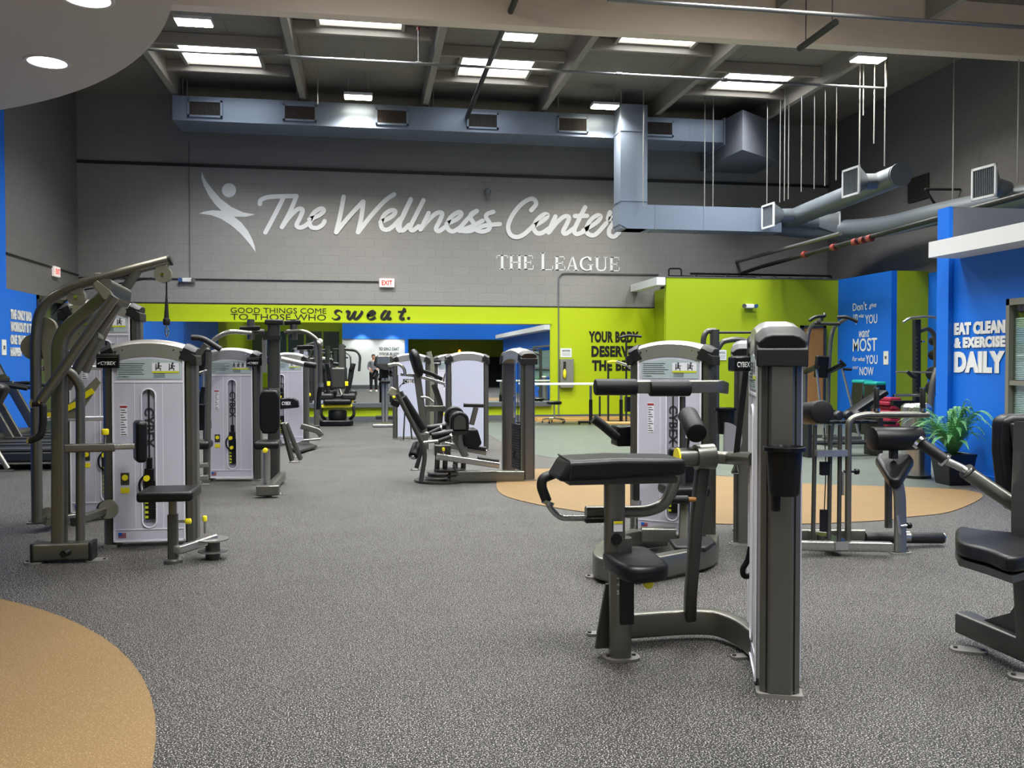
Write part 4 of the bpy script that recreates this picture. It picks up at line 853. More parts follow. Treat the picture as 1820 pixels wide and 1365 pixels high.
MB().sweep(rrect(.06, .052, .012), bl, up=(0, 1, 0), scale=[1.1, 1, .95, .95]).build('upright_blade', 'framed', T)
MB().bar([W(1262, 812, Yl2+.02), W(1300, 814, Yl2), W(1345, 816, cy+.05)], .075, .06, .05, r=.02).build('cross_arm', 'frame', T)
MB().tube([W(1219, 806, Yl2+.01), W(1222, 780, Yl2+.03)], .012).build('roller_stem', 'framed', T)
roller(T, W(1222, 738, Yl2+.16), W(1239, 771, Yl2-.06), .05)
MB().bar([W(1326, 655, cy+.25), W(1307, 822, cy+.3)], .028, .012, up=(0, 1, 0), r=.004).build('strap', 'rubber', T); MB().tube([W(1301, 840, cy+.3), W(1313, 840, cy+.3), W(1309, 822, cy+.3), W(1301, 840, cy+.3)], .006, .004, 8).build('strap_ring', 'chrome', T)
MB().tube([W(1334, 972, cy+.1), W(1330, 995, cy+.1), W(1319, 1012, cy+.1), W(1322, 1026, cy+.1), W(1335, 1022, cy+.1)], .013, .03).build('hook', 'plastic', T)

# ---------------------------------------------------------------- F: rotary machine behind it
T = thing('torso_rotation_machine', 'weight machine with twin chest roller pads and broad curved base, behind the arm curl', 'weight machine', (2.1, 6.2, 0))
fc = W(1196, 640, 6.75); tower(T, fc.x, fc.y, math.radians(-36), badge=0, slot=.03, figs=2, pin=.5)
zb = .09
U_ = [FL(1266, 968, zb), FL(1262, 988, zb), FL(1150, 1010, zb), FL(1075, 1012, zb), FL(1064, 1002, zb), FL(1072, 985, zb), FL(1110, 960, zb), FL(1180, 952, zb)]
MB().bar(U_, .09, .14, .2).build('base_frame', 'frame', T)
for a in ((1060, 1026), (1235, 1010)): footplate(T, FL(*a), .14, .09)
pl = [FL(1190, 962, .16), FL(1262, 955, .16), FL(1272, 966, .16), FL(1255, 976, .16), FL(1200, 975, .16)]
MB().prism([(p.x, p.y) for p in pl], (0, 0, .14), UX, UY, (0, 0, .035)).build('foot_platform', 'rubber', T, bev=.01)
Yr = 6.15
roller(T, W(1057, 688, Yr), W(1131, 688, Yr), .058); roller(T, W(1154, 690, Yr), W(1226, 690, Yr), .058)
MB().bar([W(1128, 688, Yr), W(1281, 687, Yr), W(1290, 690, fc.y-.1)], .045, .092, .04, r=.012).build('pad_bar', 'frame', T)
MB().tube([W(1213, 705, Yr), W(1213, 800, Yr), W(1213, 950, Yr)], .022).build('pad_post', 'framed', T)
pad(T, 'seat_back', W(1222, 836, Yr+.1), (.28, .1, .34), None, .03); pad(T, 'seat', W(1215, 870, Yr-.02), (.3, .3, .08), None, .03)
MB().bar([FL(1215, 962, .1), W(1218, 876, Yr)], .07, .07).build('seat_post', 'frame', T)
MB().bar([FL(1140, 950, .14), FL(1200, 950, .14)], .08, .1).build('cross_beam', 'frame', T)
b = MB(); c_ = W(1290, 778, Yr+.2); k = 16
b.prism([(.135*math.sin(math.pi*i/k), .125*math.cos(math.pi*i/k)) for i in range(k+1)], (c_.x-.07, Yr+.05, c_.z+.0), UX, UZ, (0, .03, 0)); b.build('range_cam', 'cap', T)
cup_holder(T, W(1289, 730, Yr+.12))
MB().tube([W(1055, 744, 7.0), W(1070, 755, 7.0), W(1097, 778, 7.0)], .038, .1).build('side_arm_pad', 'vinyl', T); MB().bb(W(1097, 794, 7.0), W(1124, 754, 7.2)).build('side_housing', 'plastic', T, bev=.015)
MB().tube([FL(1104, 950, .1), W(1104, 880, 6.6), W(1104, 850, 6.6)], .02).build('side_post', 'silver', T); grips(T, [W(1131, 893, 6.2), W(1131, 850, 6.2)], .024); MB().cyl(W(1131, 897, 6.2), W(1131, 889, 6.2), .034).build('collar', 'silver', T); MB().cyl(W(1131, 940, 6.2), W(1131, 895, 6.2), .013).build('handle_tube', 'chrome', T)

# ---------------------------------------------------------------- I: assisted/hip machine with saddle
T = thing('glute_machine', 'weight machine with black roller, saddle seat and two upright handles, right middle', 'weight machine', (3.3, 6.1, 0))
hc = W(1322, 800, 6.6); tower(T, hc.x+.02, hc.y, math.radians(66), front=False, back=False, badge=0)
Yi = 6.1; zb = .07
for x0, x1 in ((1448.5, 1445), (1476, 1473), (1493, 1491)):
    tp = W(x0, 756, Yi); pt = MB().tube([tp, W(x1, 960, Yi)], .016).build('guide_post', 'framed', T); MB().cyl(tp, tp+UZ*.008, .017).build('post_cap', 'chrome', pt)
MB().tube([W(1507, 960, Yi), W(1508, 745, Yi), W(1535, 737, Yi), W(1650, 737, Yi)], .023, .16).build('handle_frame', 'frame', T)
for x in (1558, 1640):
    g_ = MB().roll(W(x, 728, Yi), W(x, 690, Yi), .02, .004).build('handle_grip', 'rubber', T); MB().cyl(W(x, 731, Yi), W(x, 726, Yi), .026).build('collar', 'chrome', g_); MB().cyl(W(x, 691, Yi), W(x, 688.5, Yi), .019).build('grip_cap', 'chrome', g_)
MB().bb(W(1453, 812, Yi-.06), W(1497, 798, Yi+.02)).build('cross_plate', 'silver', T)
MB().tube([W(1465, 760, Yi), W(1468, 830, Yi), W(1464, 940, Yi)], .004, n=6).build('pull_cable', 'cable', T); MB().bb(W(1461, 845, Yi-.02), W(1470, 820, Yi+.02)).build('cable_stop', 'plastic', T); MB().bb(W(1460, 945, Yi-.01), W(1467, 905, Yi+.02)).build('cable_end', 'plastic', T)
MB().bar([W(1498, 838, Yi), W(1498, 880, Yi)], .02, .02).build('pin_bracket', 'silver', T); MB().cyl(W(1500, 838, Yi), W(1519, 838, Yi), .01).build('pull_pin', 'plastic', T); MB().roll(W(1519, 838, Yi), W(1526, 838, Yi), .022, .006).build('pull_knob', 'plastic', T)
roller(T, W(1433, 735, Yi+.3), W(1462, 732, Yi-.05), .085, 'back_roller')
roller(T, W(1549, 780, Yi-.05), W(1634, 779, Yi-.05), .088, 'thigh_roller', 'vinyl')
MB().bar([W(1588, 800, Yi-.05), W(1588, 815, Yi-.05)], .06, .05).build('roller_stem', 'rubber', T)
s0 = W(1590, 832, Yi-.05); zt = s0.z
poly = [(-.11, .15), (.11, .15), (.13, .08), (.055, -.14), (.03, -.2), (-.03, -.2), (-.055, -.14), (-.13, .08)]
R_ = RX(math.radians(30)); b = MB(Matrix.Translation(s0) @ Matrix.Rotation(math.radians(-31), 4, 'Z') @ R_.to_4x4()); b.prism(poly, (0, 0, -.05), UX, UY, (0, 0, .09)); b.build('saddle_seat', 'vinyl', T, bev=.03, seg=4)
MB().bar([W(1579, 850, Yi+.08), W(1579, 938, Yi+.08)], .04, .05).build('seat_rear_post', 'framed', T)
MB().bar([W(1594, 855, Yi-.15), W(1599, 880, Yi-.17), W(1600, 930, Yi-.2), W(1600, 982, Yi-.25)], .09, .03, .1, up=(0, 1, 0)).build('seat_front_post', 'frame', T)
MB().bar([FL(1340, 968, zb), FL(1583, 972, zb)], .06, .07).build('base_tube', 'silver', T); MB().bar([W(1345, 949, Yi+.35), W(1538, 950, Yi+.0)], .07, .08).build('rear_tube', 'frame', T)
MB().roll(W(1536, 955, Yi-.02), W(1675, 956, Yi-.02), .042, .006).build('foot_roller', 'rubber', T); MB().cyl(W(1594, 954, Yi-.02), W(1614, 954, Yi-.02), .046).build('roller_band', 'silver', T); MB().cyl(W(1673, 956, Yi-.02), W(1676.5, 956, Yi-.02), .04).build('roller_end', 'chrome', T)
MB().tube([W(1594, 916, Yi-.2), W(1597, 935, Yi-.22), W(1599, 962, Yi-.22)], .014).build('pin_arc', 'silver', T); MB().cyl(W(1600, 935, Yi-.22), W(1613, 934, Yi-.22), .01).build('pull_pin', 'chrome', T); MB().roll(W(1612, 934, Yi-.22), W(1619, 934, Yi-.22), .022, .006).build('pull_knob', 'plastic', T)
footplate(T, FL(1600, 984), .16, .08); footplate(T, FL(1312, 968), .14, .08)
MB().bb(FL(1435, 958, .05), FL(1512, 962, .11)).build('post_base', 'chrome', T)

# ---------------------------------------------------------------- J: chair machine at the right edge
Yj = 3.75
T = thing('seated_press_machine', 'black padded press chair with long lever arm, cut by the right picture edge', 'weight machine', (3.2, 3.7, 0))
a, c = FL(1712, 1142, .0), FL(1850, 1205, .0); d_ = (c-a)
MB().bar([a+UZ*.1, c+UZ*.1], .09, .1).build('base_tube', 'framed', T); footplate(T, FL(1722, 1158), .16, .09, -.5); footplate(T, FL(1828, 1207), .16, .09, -.5)
up0 = a+d_*.92
MB().bar([(up0.x, up0.y, .1), (up0.x, up0.y+.05, .62), (up0.x+.02, up0.y+.06, 1.1)], .09, .12, .2).build('upright', 'framed', T)
MB().prism([(-.3, 0), (0, 0), (0, .42), (-.05, .2), (-.13, .08)], (up0.x, up0.y, .15), Vector((d_.x, d_.y, 0)).normalized(), UZ, (0, .02, 0)).build('gusset', 'framed', T)
b_ = [(1758, 742), (1775, 735), (1850, 733), (1870, 760), (1875, 900), (1850, 912), (1778, 904), (1766, 880), (1757, 800)]
P = [W(x, y, Yj+.1) for x, y in b_]; b = MB(); b.prism([(p.x, p.z) for p in P], (0, Yj-.0, 0), UX, UZ, (0, .1, 0)); b.build('backrest', 'vinyl', T, bev=.03, seg=4)
P = [W(x, y, Yj) for x, y in ((1793, 752), (1860, 745), (1860, 1000), (1822, 1000), (1812, 900))]; MB().prism([(p.x, p.z) for p in P], (0, Yj-.05, 0), UX, UZ, (0, .05, 0)).build('back_plate', 'framed', T, bev=.008)
MB().cyl(W(1813, 781, Yj-.05), W(1813, 781, Yj-.07), .012).build('bolt', 'chrome', T)
zs = .6; sp = [FL(1698, 948, zs), FL(1704, 935, zs), FL(1745, 940, zs), FL(1815, 948, zs), FL(1850, 975, zs), FL(1800, 990, zs), FL(1752, 975, zs), FL(1705, 962, zs)]
MB().prism([(p.x, p.y) for p in catmull(sp, 4, True)], (0, 0, zs-.065), UX, UY, (0, 0, .065)).build('seat', 'vinyl', T, bev=.025, seg=4)
MB().prism([(p.x, p.y) for p in sp], (0, 0, zs-.105), UX, UY, (0, 0, .03)).build('seat_plate', 'framed', T)
MB().bar([W(1740, 985, Yj), W(1835, 1010, Yj-.05)], .05, .05).build('seat_arm', 'rubber', T)
MB().tube([W(1684, 820, Yj+.05), W(1712, 833, Yj+.02), W(1722, 842, Yj)], .018, .05).build('lever_neck', 'silver', T)
MB().tube([W(1718, 839, Yj), W(1760, 868, Yj-.05), W(1850, 928, Yj-.15)], .034, .2).build('lever_arm', 'frame', T)
grips(T, [W(1636, 787, Yj+.1), W(1678, 816, Yj+.05)], .026); 
for x, y in ((1634, 786), (1679, 817)): MB().cyl(W(x-2.5, y-2, Yj+.08), W(x+2.5, y+2, Yj+.07), .034).build('collar', 'chrome', T)
MB().cyl(W(1717, 837, Yj), W(1722, 841, Yj), .037).build('lever_ring', 'rubber', T)

# ---------------------------------------------------------------- A: row machine, left foreground
T = thing('row_machine', 'seated row machine with square seat and chest pad, nearest on the left', 'weight machine', (-1.7, 6.7, 0))
ac = W(268, 700, 7.06); tower(T, ac.x, ac.y+.03, 0, badge=-1, figs=2, pin=.46)
Ya = 6.55
f0, f1 = FL(57, 1003), FL(156, 1003)
MB().bar([(f0.x, Ya, .075), (f1.x, Ya, .075)], .13, .12, r=.02).build('foot_beam', 'frame', T)
for x in (f0.x, f1.x): MB().bb((x-.012, Ya-.07, .01), (x+.012, Ya+.07, .14)).build('beam_cap', 'rubber', T, bev=.008)
footplate(T, (f0.x, Ya-.02), .12, .12); footplate(T, (f1.x+.03, Ya-.02), .14, .12)
MB().bar([W(106, 990, Ya), W(106, 610, Ya), W(118, 585, Ya), W(205, 512, Ya)], .1, .085, .22).build('main_upright', 'frame', T)
MB().tube([W(143, 985, Ya+.05), W(143, 685, Ya+.05), W(126, 662, Ya+.02), W(112, 655, Ya)], .031, .12).build('front_upright', 'frame', T)
MB().bar([W(186, 512, Ya-.12), W(222, 530, Ya+.1)], .09, .13, r=.03).build('pivot_housing', 'frame', T); b = MB(); b.prism([(W(x, y, Ya).x, W(x, y, Ya).z) for x, y in ((178, 508), (184, 502), (207, 520), (218, 535), (212, 540), (196, 534))], (0, Ya-.16, 0), UX, UZ, (0, .02, 0)); b.build('pivot_plate', 'olive', T)
MB().tube([W(204, 527, Ya-.18), W(72, 712, Ya-.18)], .034).build('row_arm', 'frame', T)
MB().tube([W(218, 530, Ya+.2), W(160, 612, Ya+.2), W(118, 690, Ya+.2)], .034, .1).build('row_arm', 'frame', T)
MB().cyl(W(168, 595, Ya-.1), W(178, 600, Ya+.2), .025).build('cross_pin', 'frame', T)
grips(T, [W(57, 717, Ya-.18), W(76, 716, Ya-.18), W(77, 745, Ya-.18), W(74, 775, Ya-.18), W(52, 783, Ya-.18)], .024)
for x, y in ((57, 717), (51, 783), (72, 713)): MB().cyl(W(x-2, y, Ya-.18), W(x+2, y, Ya-.18), .029).build('grip_collar', 'chrome', T)
MB().bar([W(110, 797, Ya), W(204, 795, Ya+.05)], .06, .058).build('chest_bar', 'frame', T); MB().bar([W(200, 794, Ya+.05), W(240, 793, Ya+.07)], .045, .042).build('chest_slider', 'silver', T)
knob(T, W(187, 790, Ya+.03), W(187, 770, Ya+.03), .024)
c_ = W(249, 784, Ya+.08); pad(T, 'chest_pad', c_, (.075, .2, .29), RZ(.35), .028)
s0 = W(302, 877, 6.45); pad(T, 'seat', (s0.x, s0.y, s0.z), (.36, .36, .07), None, .022)
st_ = FL(308, 1000); MB().bar([(st_.x, st_.y, .01), (st_.x, st_.y, s0.z-.03)], .05, .05).build('seat_post', 'frame', T); MB().bar([(st_.x, st_.y, .01), (st_.x, st_.y, .33)], .065, .065).build('seat_sleeve', 'framed', T)
MB().lathe([(0, .03), (.05, .03), (.062, .02), (.062, 0), (0, 0)], (st_.x, st_.y, 0), 20).build('base_disc', 'frame', T)
knob(T, (st_.x+.03, st_.y, .28), (st_.x+.09, st_.y, .28), .02)
e0 = FL(318, 978, .09); e1 = FL(385, 956, .14); MB().bar([(st_.x, st_.y, .1), e0, e1], .045, .06).build('seat_arm', 'silver', T)
c_ = FL(378, 957, .14); MB().cyl((c_.x, c_.y, .13), (c_.x, c_.y, .14), .11, 24).build('range_plate', 'silver', T); MB().cyl((c_.x, c_.y, .05), (c_.x, c_.y, .06), .1, 24).build('range_plate', 'silver', T); MB().cyl((c_.x, c_.y, .0), (c_.x, c_.y, .13), .05).build('range_post', 'framed', T); knob(T, W(364, 948, 6.7), W(364, 924, 6.7), .016)
grips(T, [W(112, 985, Ya-.12), W(138, 973, Ya+.05)], .024, nm='foot_peg')
MB().cyl(W(188, 905, 6.9), W(192, 905, 6.98), .065).build('pulley', 'rubber', T); MB().cyl(W(192, 905, 6.88), W(194, 905, 6.9), .07).build('pulley_plate', 'olive', T)
MB().bar([W(130, 928, Ya+.05), W(195, 905, 6.95)], .05, .06).build('base_tube', 'frame', T)

# ---------------------------------------------------------------- A2: lat pulldown behind
Yp = 7.7
T = thing('lat_pulldown_machine', 'tall lat pulldown with long overhead boom and hanging cable, far left', 'weight machine', (-2.4, 8.1, 0))
lc = W(184, 700, 8.5); tower(T, lc.x, lc.y, 0, h=1.93, pin=.5, slot=.05)
MB().tube([W(66, 928, Yp), W(63, 600, Yp), W(72, 542, Yp), W(128, 508, Yp), W(303, 462, Yp)], .042, .45, k=8).build('boom', 'frame', T)
MB().cyl(W(300, 463, Yp), W(304.5, 461.5, Yp), .046).build('boom_cap', 'rubber', T)
MB().tube([W(150, 660, Yp), W(212, 530, Yp), W(247, 476, Yp)], .04).build('boom_strut', 'frame', T)
_pl = [0]
def plate(c, r, Y, nm='pulley_plate', m='olive'):
    _pl[0] += 1; c = W(c[0], c[1], Y)+UY*.004*_pl[0]; o = MB().cyl(c-UY*.03, c+UY*.03, r, 24).build(nm, m, T); MB().cyl(c-UY*.04, c-UY*.028, .014, 10).build('plate_bolt', 'chrome', o); return o
for c in ((290, 488), (136, 528), (181, 505)): plate(c, .068, Yp)
for c in ((288, 478), (136, 515), (181, 495)): MB().box(W(c[0], c[1], Yp), (.1, .05, .09)).build('pulley_bracket', 'olive', T, bev=.01)
for c, r in (((80, 583), .085), ((62, 617), .105), ((118, 600), .1), ((152, 575), .09), ((86, 918), .075), ((104, 640), .08)): plate(c, r, Yp+.05, 'cam_plate')
P = [W(x, y, Yp) for x, y in ((62, 582), (98, 582), (96, 610), (90, 650), (92, 690), (80, 700), (76, 640))]; MB().prism([(p.x, p.z) for p in P], (0, Yp+.02, 0), UX, UZ, (0, .02, 0)).build('cam_link', 'olive', T)
P = [W(x, y, Yp) for x, y in ((55, 728), (100, 728), (120, 715), (165, 670), (172, 680), (130, 745), (55, 745))]; MB().prism([(p.x, p.z) for p in P], (0, Yp+.1, 0), UX, UZ, (0, .02, 0)).build('cam_link', 'olive', T)
for x, y, r in ((156, 700, .6), (128, 722, .45), (85, 738, 0)): MB().box(W(x, y, Yp+.08), (.1, .01, .045), RY(-r)).build('yellow_sticker', 'yellow', T, smooth=False)
MB().cyl(W(296, 494, Yp), W(296, 562, Yp), .007, 8).build('pull_cable', 'cable', T); MB().cone(W(296, 520, Yp), W(296, 566, Yp), .006, .02, 10).roll(W(296, 566, Yp), W(296, 578, Yp), .028, .008).build('cable_stop', 'rubber', T)
MB().tube([W(296, 578, Yp), W(300, 588, Yp), W(297, 600, Yp), W(293, 590, Yp), W(296, 578, Yp)], .006, .01, 8).build('carabiner', 'chrome', T)
b = MB()
for L in (((270, 494), (150, 515)), ((122, 530), (92, 560)), ((72, 600), (73, 900)), ((150, 600), (150, 655))): b.tube([W(x, y, Yp) for x, y in L], .006, n=6)
b.build('guide_cable', 'cable', T)
MB().bar([W(66, 924, Yp), W(110, 922, 8.0), W(215, 908, 8.4)], .07, .06).build('base_tube', 'frame', T)
for y in (655, 745): MB().bar([W(66, y, Yp), W(205, y-2, 8.3)], .04, .04).build('cross_tube', 'silver', T)
footplate(T, FL(66, 930), .16, .1); footplate(T, FL(190, 908), .2, .1)

# ---------------------------------------------------------------- B: pec fly
T = thing('pec_fly_machine', 'pec fly machine with tall central column and black back pad, left of the aisle', 'weight machine', (-1.2, 10.5, 0))
bc = W(414, 740, 10.8); tower(T, bc.x, bc.y, math.radians(-8), badge=1, figs=4, slot=.02, pin=.45, placard='narrow')
Yb = 10.55
MB().bar([W(487, 858, Yb), W(487, 575, Yb)], .15, .13, r=.03).build('main_column', 'framed', T); MB().box(W(488, 573, Yb), (.2, .2, .06)).build('column_top', 'rubber', T, bev=.015)
MB().bb(W(466, 662, Yb+.1), W(474, 600, Yb+.2)).build('stack_shroud', 'silver', T)
for s, L in ((-1, ((470, 590), (446, 588))), (1, ((505, 592), (522, 588)))):
    MB().tube([W(x, y, Yb-.02) for x, y in L], .03).build('cam_arm', 'framed', T); c = W(L[1][0], L[1][1], Yb-.02); MB().cyl(c+UZ*.13-UX*s*.0, c-UZ*.1, .042, 14).build('arm_bearing', 'column', T)
MB().tube([W(447, 592, Yb-.05), W(405, 588, Yb-.1), W(378, 604, Yb-.1), W(363, 625, Yb-.1), W(362, 690, Yb-.1)], .026, .3).build('fly_arm', 'silver', T)
MB().tube([W(510, 590, Yb-.05), W(543, 588, Yb-.1), W(566, 606, Yb-.1), W(569, 625, Yb-.1), W(569, 690, Yb-.1)], .026, .3).build('fly_arm', 'frame', T)
MB().roll(W(568, 606, Yb-.14), W(568, 614, Yb-.06), .035, .008).build('arm_knuckle', 'silver', T)
for x in (362, 570): grips(T, [W(x, 686, Yb-.12), W(x-3, 700, Yb-.12), W(x-4, 728, Yb-.14)], .026, 'vinyl'); MB().cyl(W(x, 688, Yb-.12), W(x, 681, Yb-.12), .03).build('collar', 'silver', T)
for x0, x1, y in ((426, 462, 584), (506, 534, 574), (528, 556, 618)): MB().bar([W(x0, y, Yb-.05), W(x1, y-1, Yb-.02)], .06, .05).build('arm_pad', 'vinyl', T)
MB().bb(W(467, 604, Yb-.12), W(500, 597, Yb-.06)).build('column_band', 'rubber', T)
c = W(479.5, 732, Yb-.5); b = MB(); b.prism([(.105*max(-1, min(1, 1.25*math.cos(2*math.pi*i/32))), .235*max(-1, min(1, 1.18*math.sin(2*math.pi*i/32)))) for i in range(32)], (c.x, c.y-.05, c.z), UX, UZ, (0, .09, 0)); b.build('back_pad', 'vinyl', T, bev=.02, seg=3)
MB().bb(W(478, 697, Yb-.08), W(497, 690, Yb-.05)).build('pad_bracket', 'silver', T)
pad(T, 'seat', W(476, 790, Yb-.8), (.26, .36, .08), None, .03); MB().cyl(W(474, 866, 9.6), W(474, 797, 9.6), .036).build('seat_post', 'silver', T)
p = W(471, 801, 9.5); knob(T, p+UY*.1, p+UY*.03, .026)
MB().bb((W(456, 870, 9.35).x, 9.3, .025), (W(497, 870, 9.35).x, 9.4, .125)).build('foot_beam', 'frame', T, bev=.01); MB().bar([(W(477, 870, 9.4).x, 9.35, .07), (W(483, 870, 9.4).x, Yb, .07)], .08, .09).build('base_tube', 'frame', T); footplate(T, FL(462, 879), .12, .12); footplate(T, FL(494, 879), .12, .12)
MB().bar([W(502, 752, Yb), W(519, 818, Yb+.1)], .05, .05).build('side_leg', 'frame', T); MB().bar([W(508, 752, Yb+.3), W(534, 816, Yb+.5)], .05, .05).build('side_leg', 'frame', T); footplate(T, FL(524, 822), .16, .08); footplate(T, FL(530, 813), .16, .08)
cup_holder(T, W(361, 722, 10.2)); MB().bb(W(346, 765, 10.3), W(372, 728, 10.5)).build('tool_tray', 'plastic', T)

# press machine squeezed between the two towers
T = thing('shoulder_press_machine', 'partly hidden press machine with black bent grip bar between two left towers', 'weight machine', (-1.95, 9.4, 0))
Ys = 9.3
MB().tube([W(340, 600, Ys), W(360, 601, Ys), W(392, 621, Ys)], .028, .1).build('press_grip', 'rubber', T)
MB().bar([W(366, 612, Ys+.1), W(352, 632, Ys+.1), W(346, 650, Ys+.2)], .05, .05).build('press_arm', 'frame', T); MB().bar([W(371, 625, Ys+.1), W(368, 850, Ys+.1)], .05, .06).build('upright', 'frame', T)
pad(T, 'back_pad', W(358, 640, Ys+.3), (.12, .1, .28), RY(.35), .03); MB().bar([W(350, 664, Ys), W(368, 658, Ys)], .025, .02).build('link', 'silver', T)
pad(T, 'seat', W(357, 790, Ys+.1), (.2, .3, .08), None, .03)
for y in (828, 850): MB().bar([W(346, y, Ys), W(370, y-2, Ys)], .05, .05).build('base_tube', 'silver', T)
footplate(T, FL(366, 862), .14, .1)

# ---------------------------------------------------------------- C: third tower in the left row
T = thing('leg_press_machine', 'farther weight machine with black grip arm, third white tower of the left row', 'weight machine', (-1.1, 15.3, 0))
cc = W(513, 700, 15.4); tower(T, cc.x, cc.y, math.radians(-5), badge=0, slot=-.1, pin=.75, figs=2)
Yc = 14.8
MB().tube([W(500, 638, Yc), W(530, 645, Yc), W(542, 648, Yc)], .045).build('press_arm', 'silver', T); MB().roll(W(540, 647, Yc), W(562, 650, Yc), .05, .01).build('arm_grip', 'vinyl', T)
bx = MB().prism([(W(x, y, Yc).x, W(x, y, Yc).z) for x, y in ((498, 708), (522, 707), (530, 712), (532, 724), (498, 727))], (0, Yc-.1, 0), UX, UZ, (0, .2, 0)).build('stack_cover', 'plastic', T, bev=.012)
b = MB(); o = W(501, 720, Yc-.1); text(b, 'CYBEX', o-UY*.002, UX, UZ, .14, .055, .003, .02); b.build('cover_lettering', 'inkw', bx, smooth=False)
MB().bar([W(535, 757, Yc), W(566, 766, Yc), W(572, 775, Yc)], .1, .09).build('base_tube', 'frame', T); MB().bar([W(536, 783, Yc-.3), W(570, 780, Yc-.3)], .05, .03).build('base_rail', 'silver', T)
MB().prism([(p.x, p.y) for p in (FL(512, 793, .05), FL(540, 784, .05), FL(563, 793, .05), FL(530, 803, .05))], (0, 0, .03), UX, UY, (0, 0, .03)).build('foot_platform', 'rubber', T)
footplate(T, FL(560, 783), .2, .1)
# ---------------------------------------------------------------- E: hip abductor, centre
T = thing('hip_abductor_machine', 'reclined hip machine with two tombstone knee pads and paired columns, centre', 'weight machine', (1.2, 10.2, 0))
n0, n1 = W(938, 700, 10.2), W(904, 700, 10.85); d_ = (n1-n0); ang = math.atan2(d_.y, d_.x); mid = (n0+n1)/2
tower(T, mid.x, mid.y, ang, w=(Vector((d_.x, d_.y)).length+.07), d=.16, front=False, back=False)
Ye = 10.2
bar_ = lambda nm, m, L, w, h, Y=Ye, **k: MB().bar([W(x, y, Y) for x, y in L], w, h, **k).build(nm, m, T)
tub_ = lambda nm, m, L, r, Y=Ye, fr=.1: MB().tube([W(x, y, Y) for x, y in L], r, fr).build(nm, m, T)
bar_('base_beam', 'frame', ((800, 846), (930, 846)), .12, .125, Ye-.02)
bar_('swing_arm', 'silver', ((776, 811), (887, 827)), .07, .07, Ye-.12); bar_('swing_arm', 'silver', ((790, 790), (864, 804)), .07, .07, Ye+.45)
bar_('arm_grip_plate', 'rubber', ((849, 815), (886, 820)), .09, .05, Ye-.1); bar_('arm_grip_plate', 'rubber', ((830, 793), (863, 798)), .09, .05, Ye+.45)
def tomb(x0, y0, x1, y1, Y):
    a, c = W(x0, y1, Y), W(x1, y0, Y); w, h = c.x-a.x, c.z-a.z
    P = [(0, 0), (w, 0)]+[(w/2+w/2*math.cos(math.pi*i/12), h-w/2+w/2*math.sin(math.pi*i/12)) for i in range(13)]
    o = MB().prism(P, (a.x, Y-.05, a.z), UX, UZ, (0, .16, 0)).build('knee_pad', 'vinyl', T, bev=.02, seg=3)
    P = [(w/2+(x-w/2)*.62, h*.1+z*.72) for x, z in P]; MB().prism(P, (a.x, Y-.056, a.z), UX, UZ, (0, .01, 0)).build('pad_face', 'framed', o)
    MB().bb((a.x+w*.1, Y-.052, a.z-.04), (a.x+w*.9, Y+.08, a.z)).build('pad_clamp', 'rubber', o)
tomb(800, 731, 833, 766, Ye-.1); tomb(791, 722, 825, 751, Ye+.45)
tub_('pad_arm', 'frame', ((816, 766), (816, 790), (828, 812)), .04, Ye-.08); tub_('pad_arm', 'frame', ((806, 750), (804, 775), (818, 795)), .04, Ye+.45)
P = [W(x, y, Ye+.2) for x, y in ((822, 762), (848, 762), (856, 788), (848, 796), (822, 792))]; MB().prism([(p.x, p.z) for p in P], (0, Ye+.15, 0), UX, UZ, (0, .3, 0)).build('seat', 'vinyl', T, bev=.02)
bar_('handle_top', 'rubber', ((824, 720), (859, 721)), .05, .045, Ye+.3); bar_('handle_post', 'frame', ((846, 724), (838, 755)), .06, .06, Ye+.3)
for (x0, y0), (x1, y1), Y in (((759, 762), (793, 757), Ye+.2), ((767, 776), (806, 768), Ye-.15)): roller(T, W(x0, y0, Y), W(x1, y1, Y), .04, 'thigh_roller', 'vinyl')
for L, S_, Y in ((((763, 771), (784, 761)), ((746, 770), (755, 769), (763, 771)), Ye), (((779, 784), (802, 776)), ((753, 787), (766, 785), (779, 784)), Ye-.2)):
    grips(T, [W(x, y, Y) for x, y in L], .025); tub_('handle_tube', 'silver', S_, .018, Y); MB().cyl(W(L[1][0]-1, L[1][1], Y), W(L[1][0]+1.5, L[1][1]-.6, Y), .032).build('grip_collar', 'chrome', T)
MB().bar([W(716, 706, Ye+.1), W(752, 762, Ye+.1)], .085, .34, up=(0, 1, 0), r=.03).build('backrest', 'vinyl', T)
for Y in (Ye-.2, Ye+.35): tub_('frame_leg', 'framed', ((706, 700), (741, 769), (757, 803), (748, 856)) if Y < Ye else ((712, 696), (745, 766), (750, 797), (740, 832)), .026, Y, .2)
footplate(T, FL(746, 857), .12, .06); footplate(T, FL(738, 836), .12, .06)
roller(T, W(742, 790, Ye+.1), W(734, 811, Ye-.05), .055, 'ankle_roller'); MB().cyl(W(734, 812, Ye-.06), W(733.5, 814, Ye-.07), .03).build('roller_hub', 'chrome', T)
c = FL(786, 857, .02); MB().cyl((c.x, c.y+.25, .005), (c.x, c.y+.25, .025), .3, 28).build('base_disc', 'framed', T)
for i, (dx, r, z) in enumerate(((-.02, .17, .05), (.05, .2, .075), (0, .16, .1), (.1, .18, .125))): MB().cyl((c.x+dx, c.y+.2, z), (c.x+dx, c.y+.2, z+.018), r, 24).build('range_plate', 'stack' if i % 2 else 'silver', T)
for x, y0, y1 in ((790, 850, 800), (808, 848, 815), (822, 852, 822), (776, 845, 805)): MB().cyl(W(x, y0, Ye+.15), W(x+2, y1, Ye+.12), .03, 10).build('pivot_post', 'framed', T)
p = W(788, 800, Ye-.2); knob(T, p-UZ*.05, p, .016)
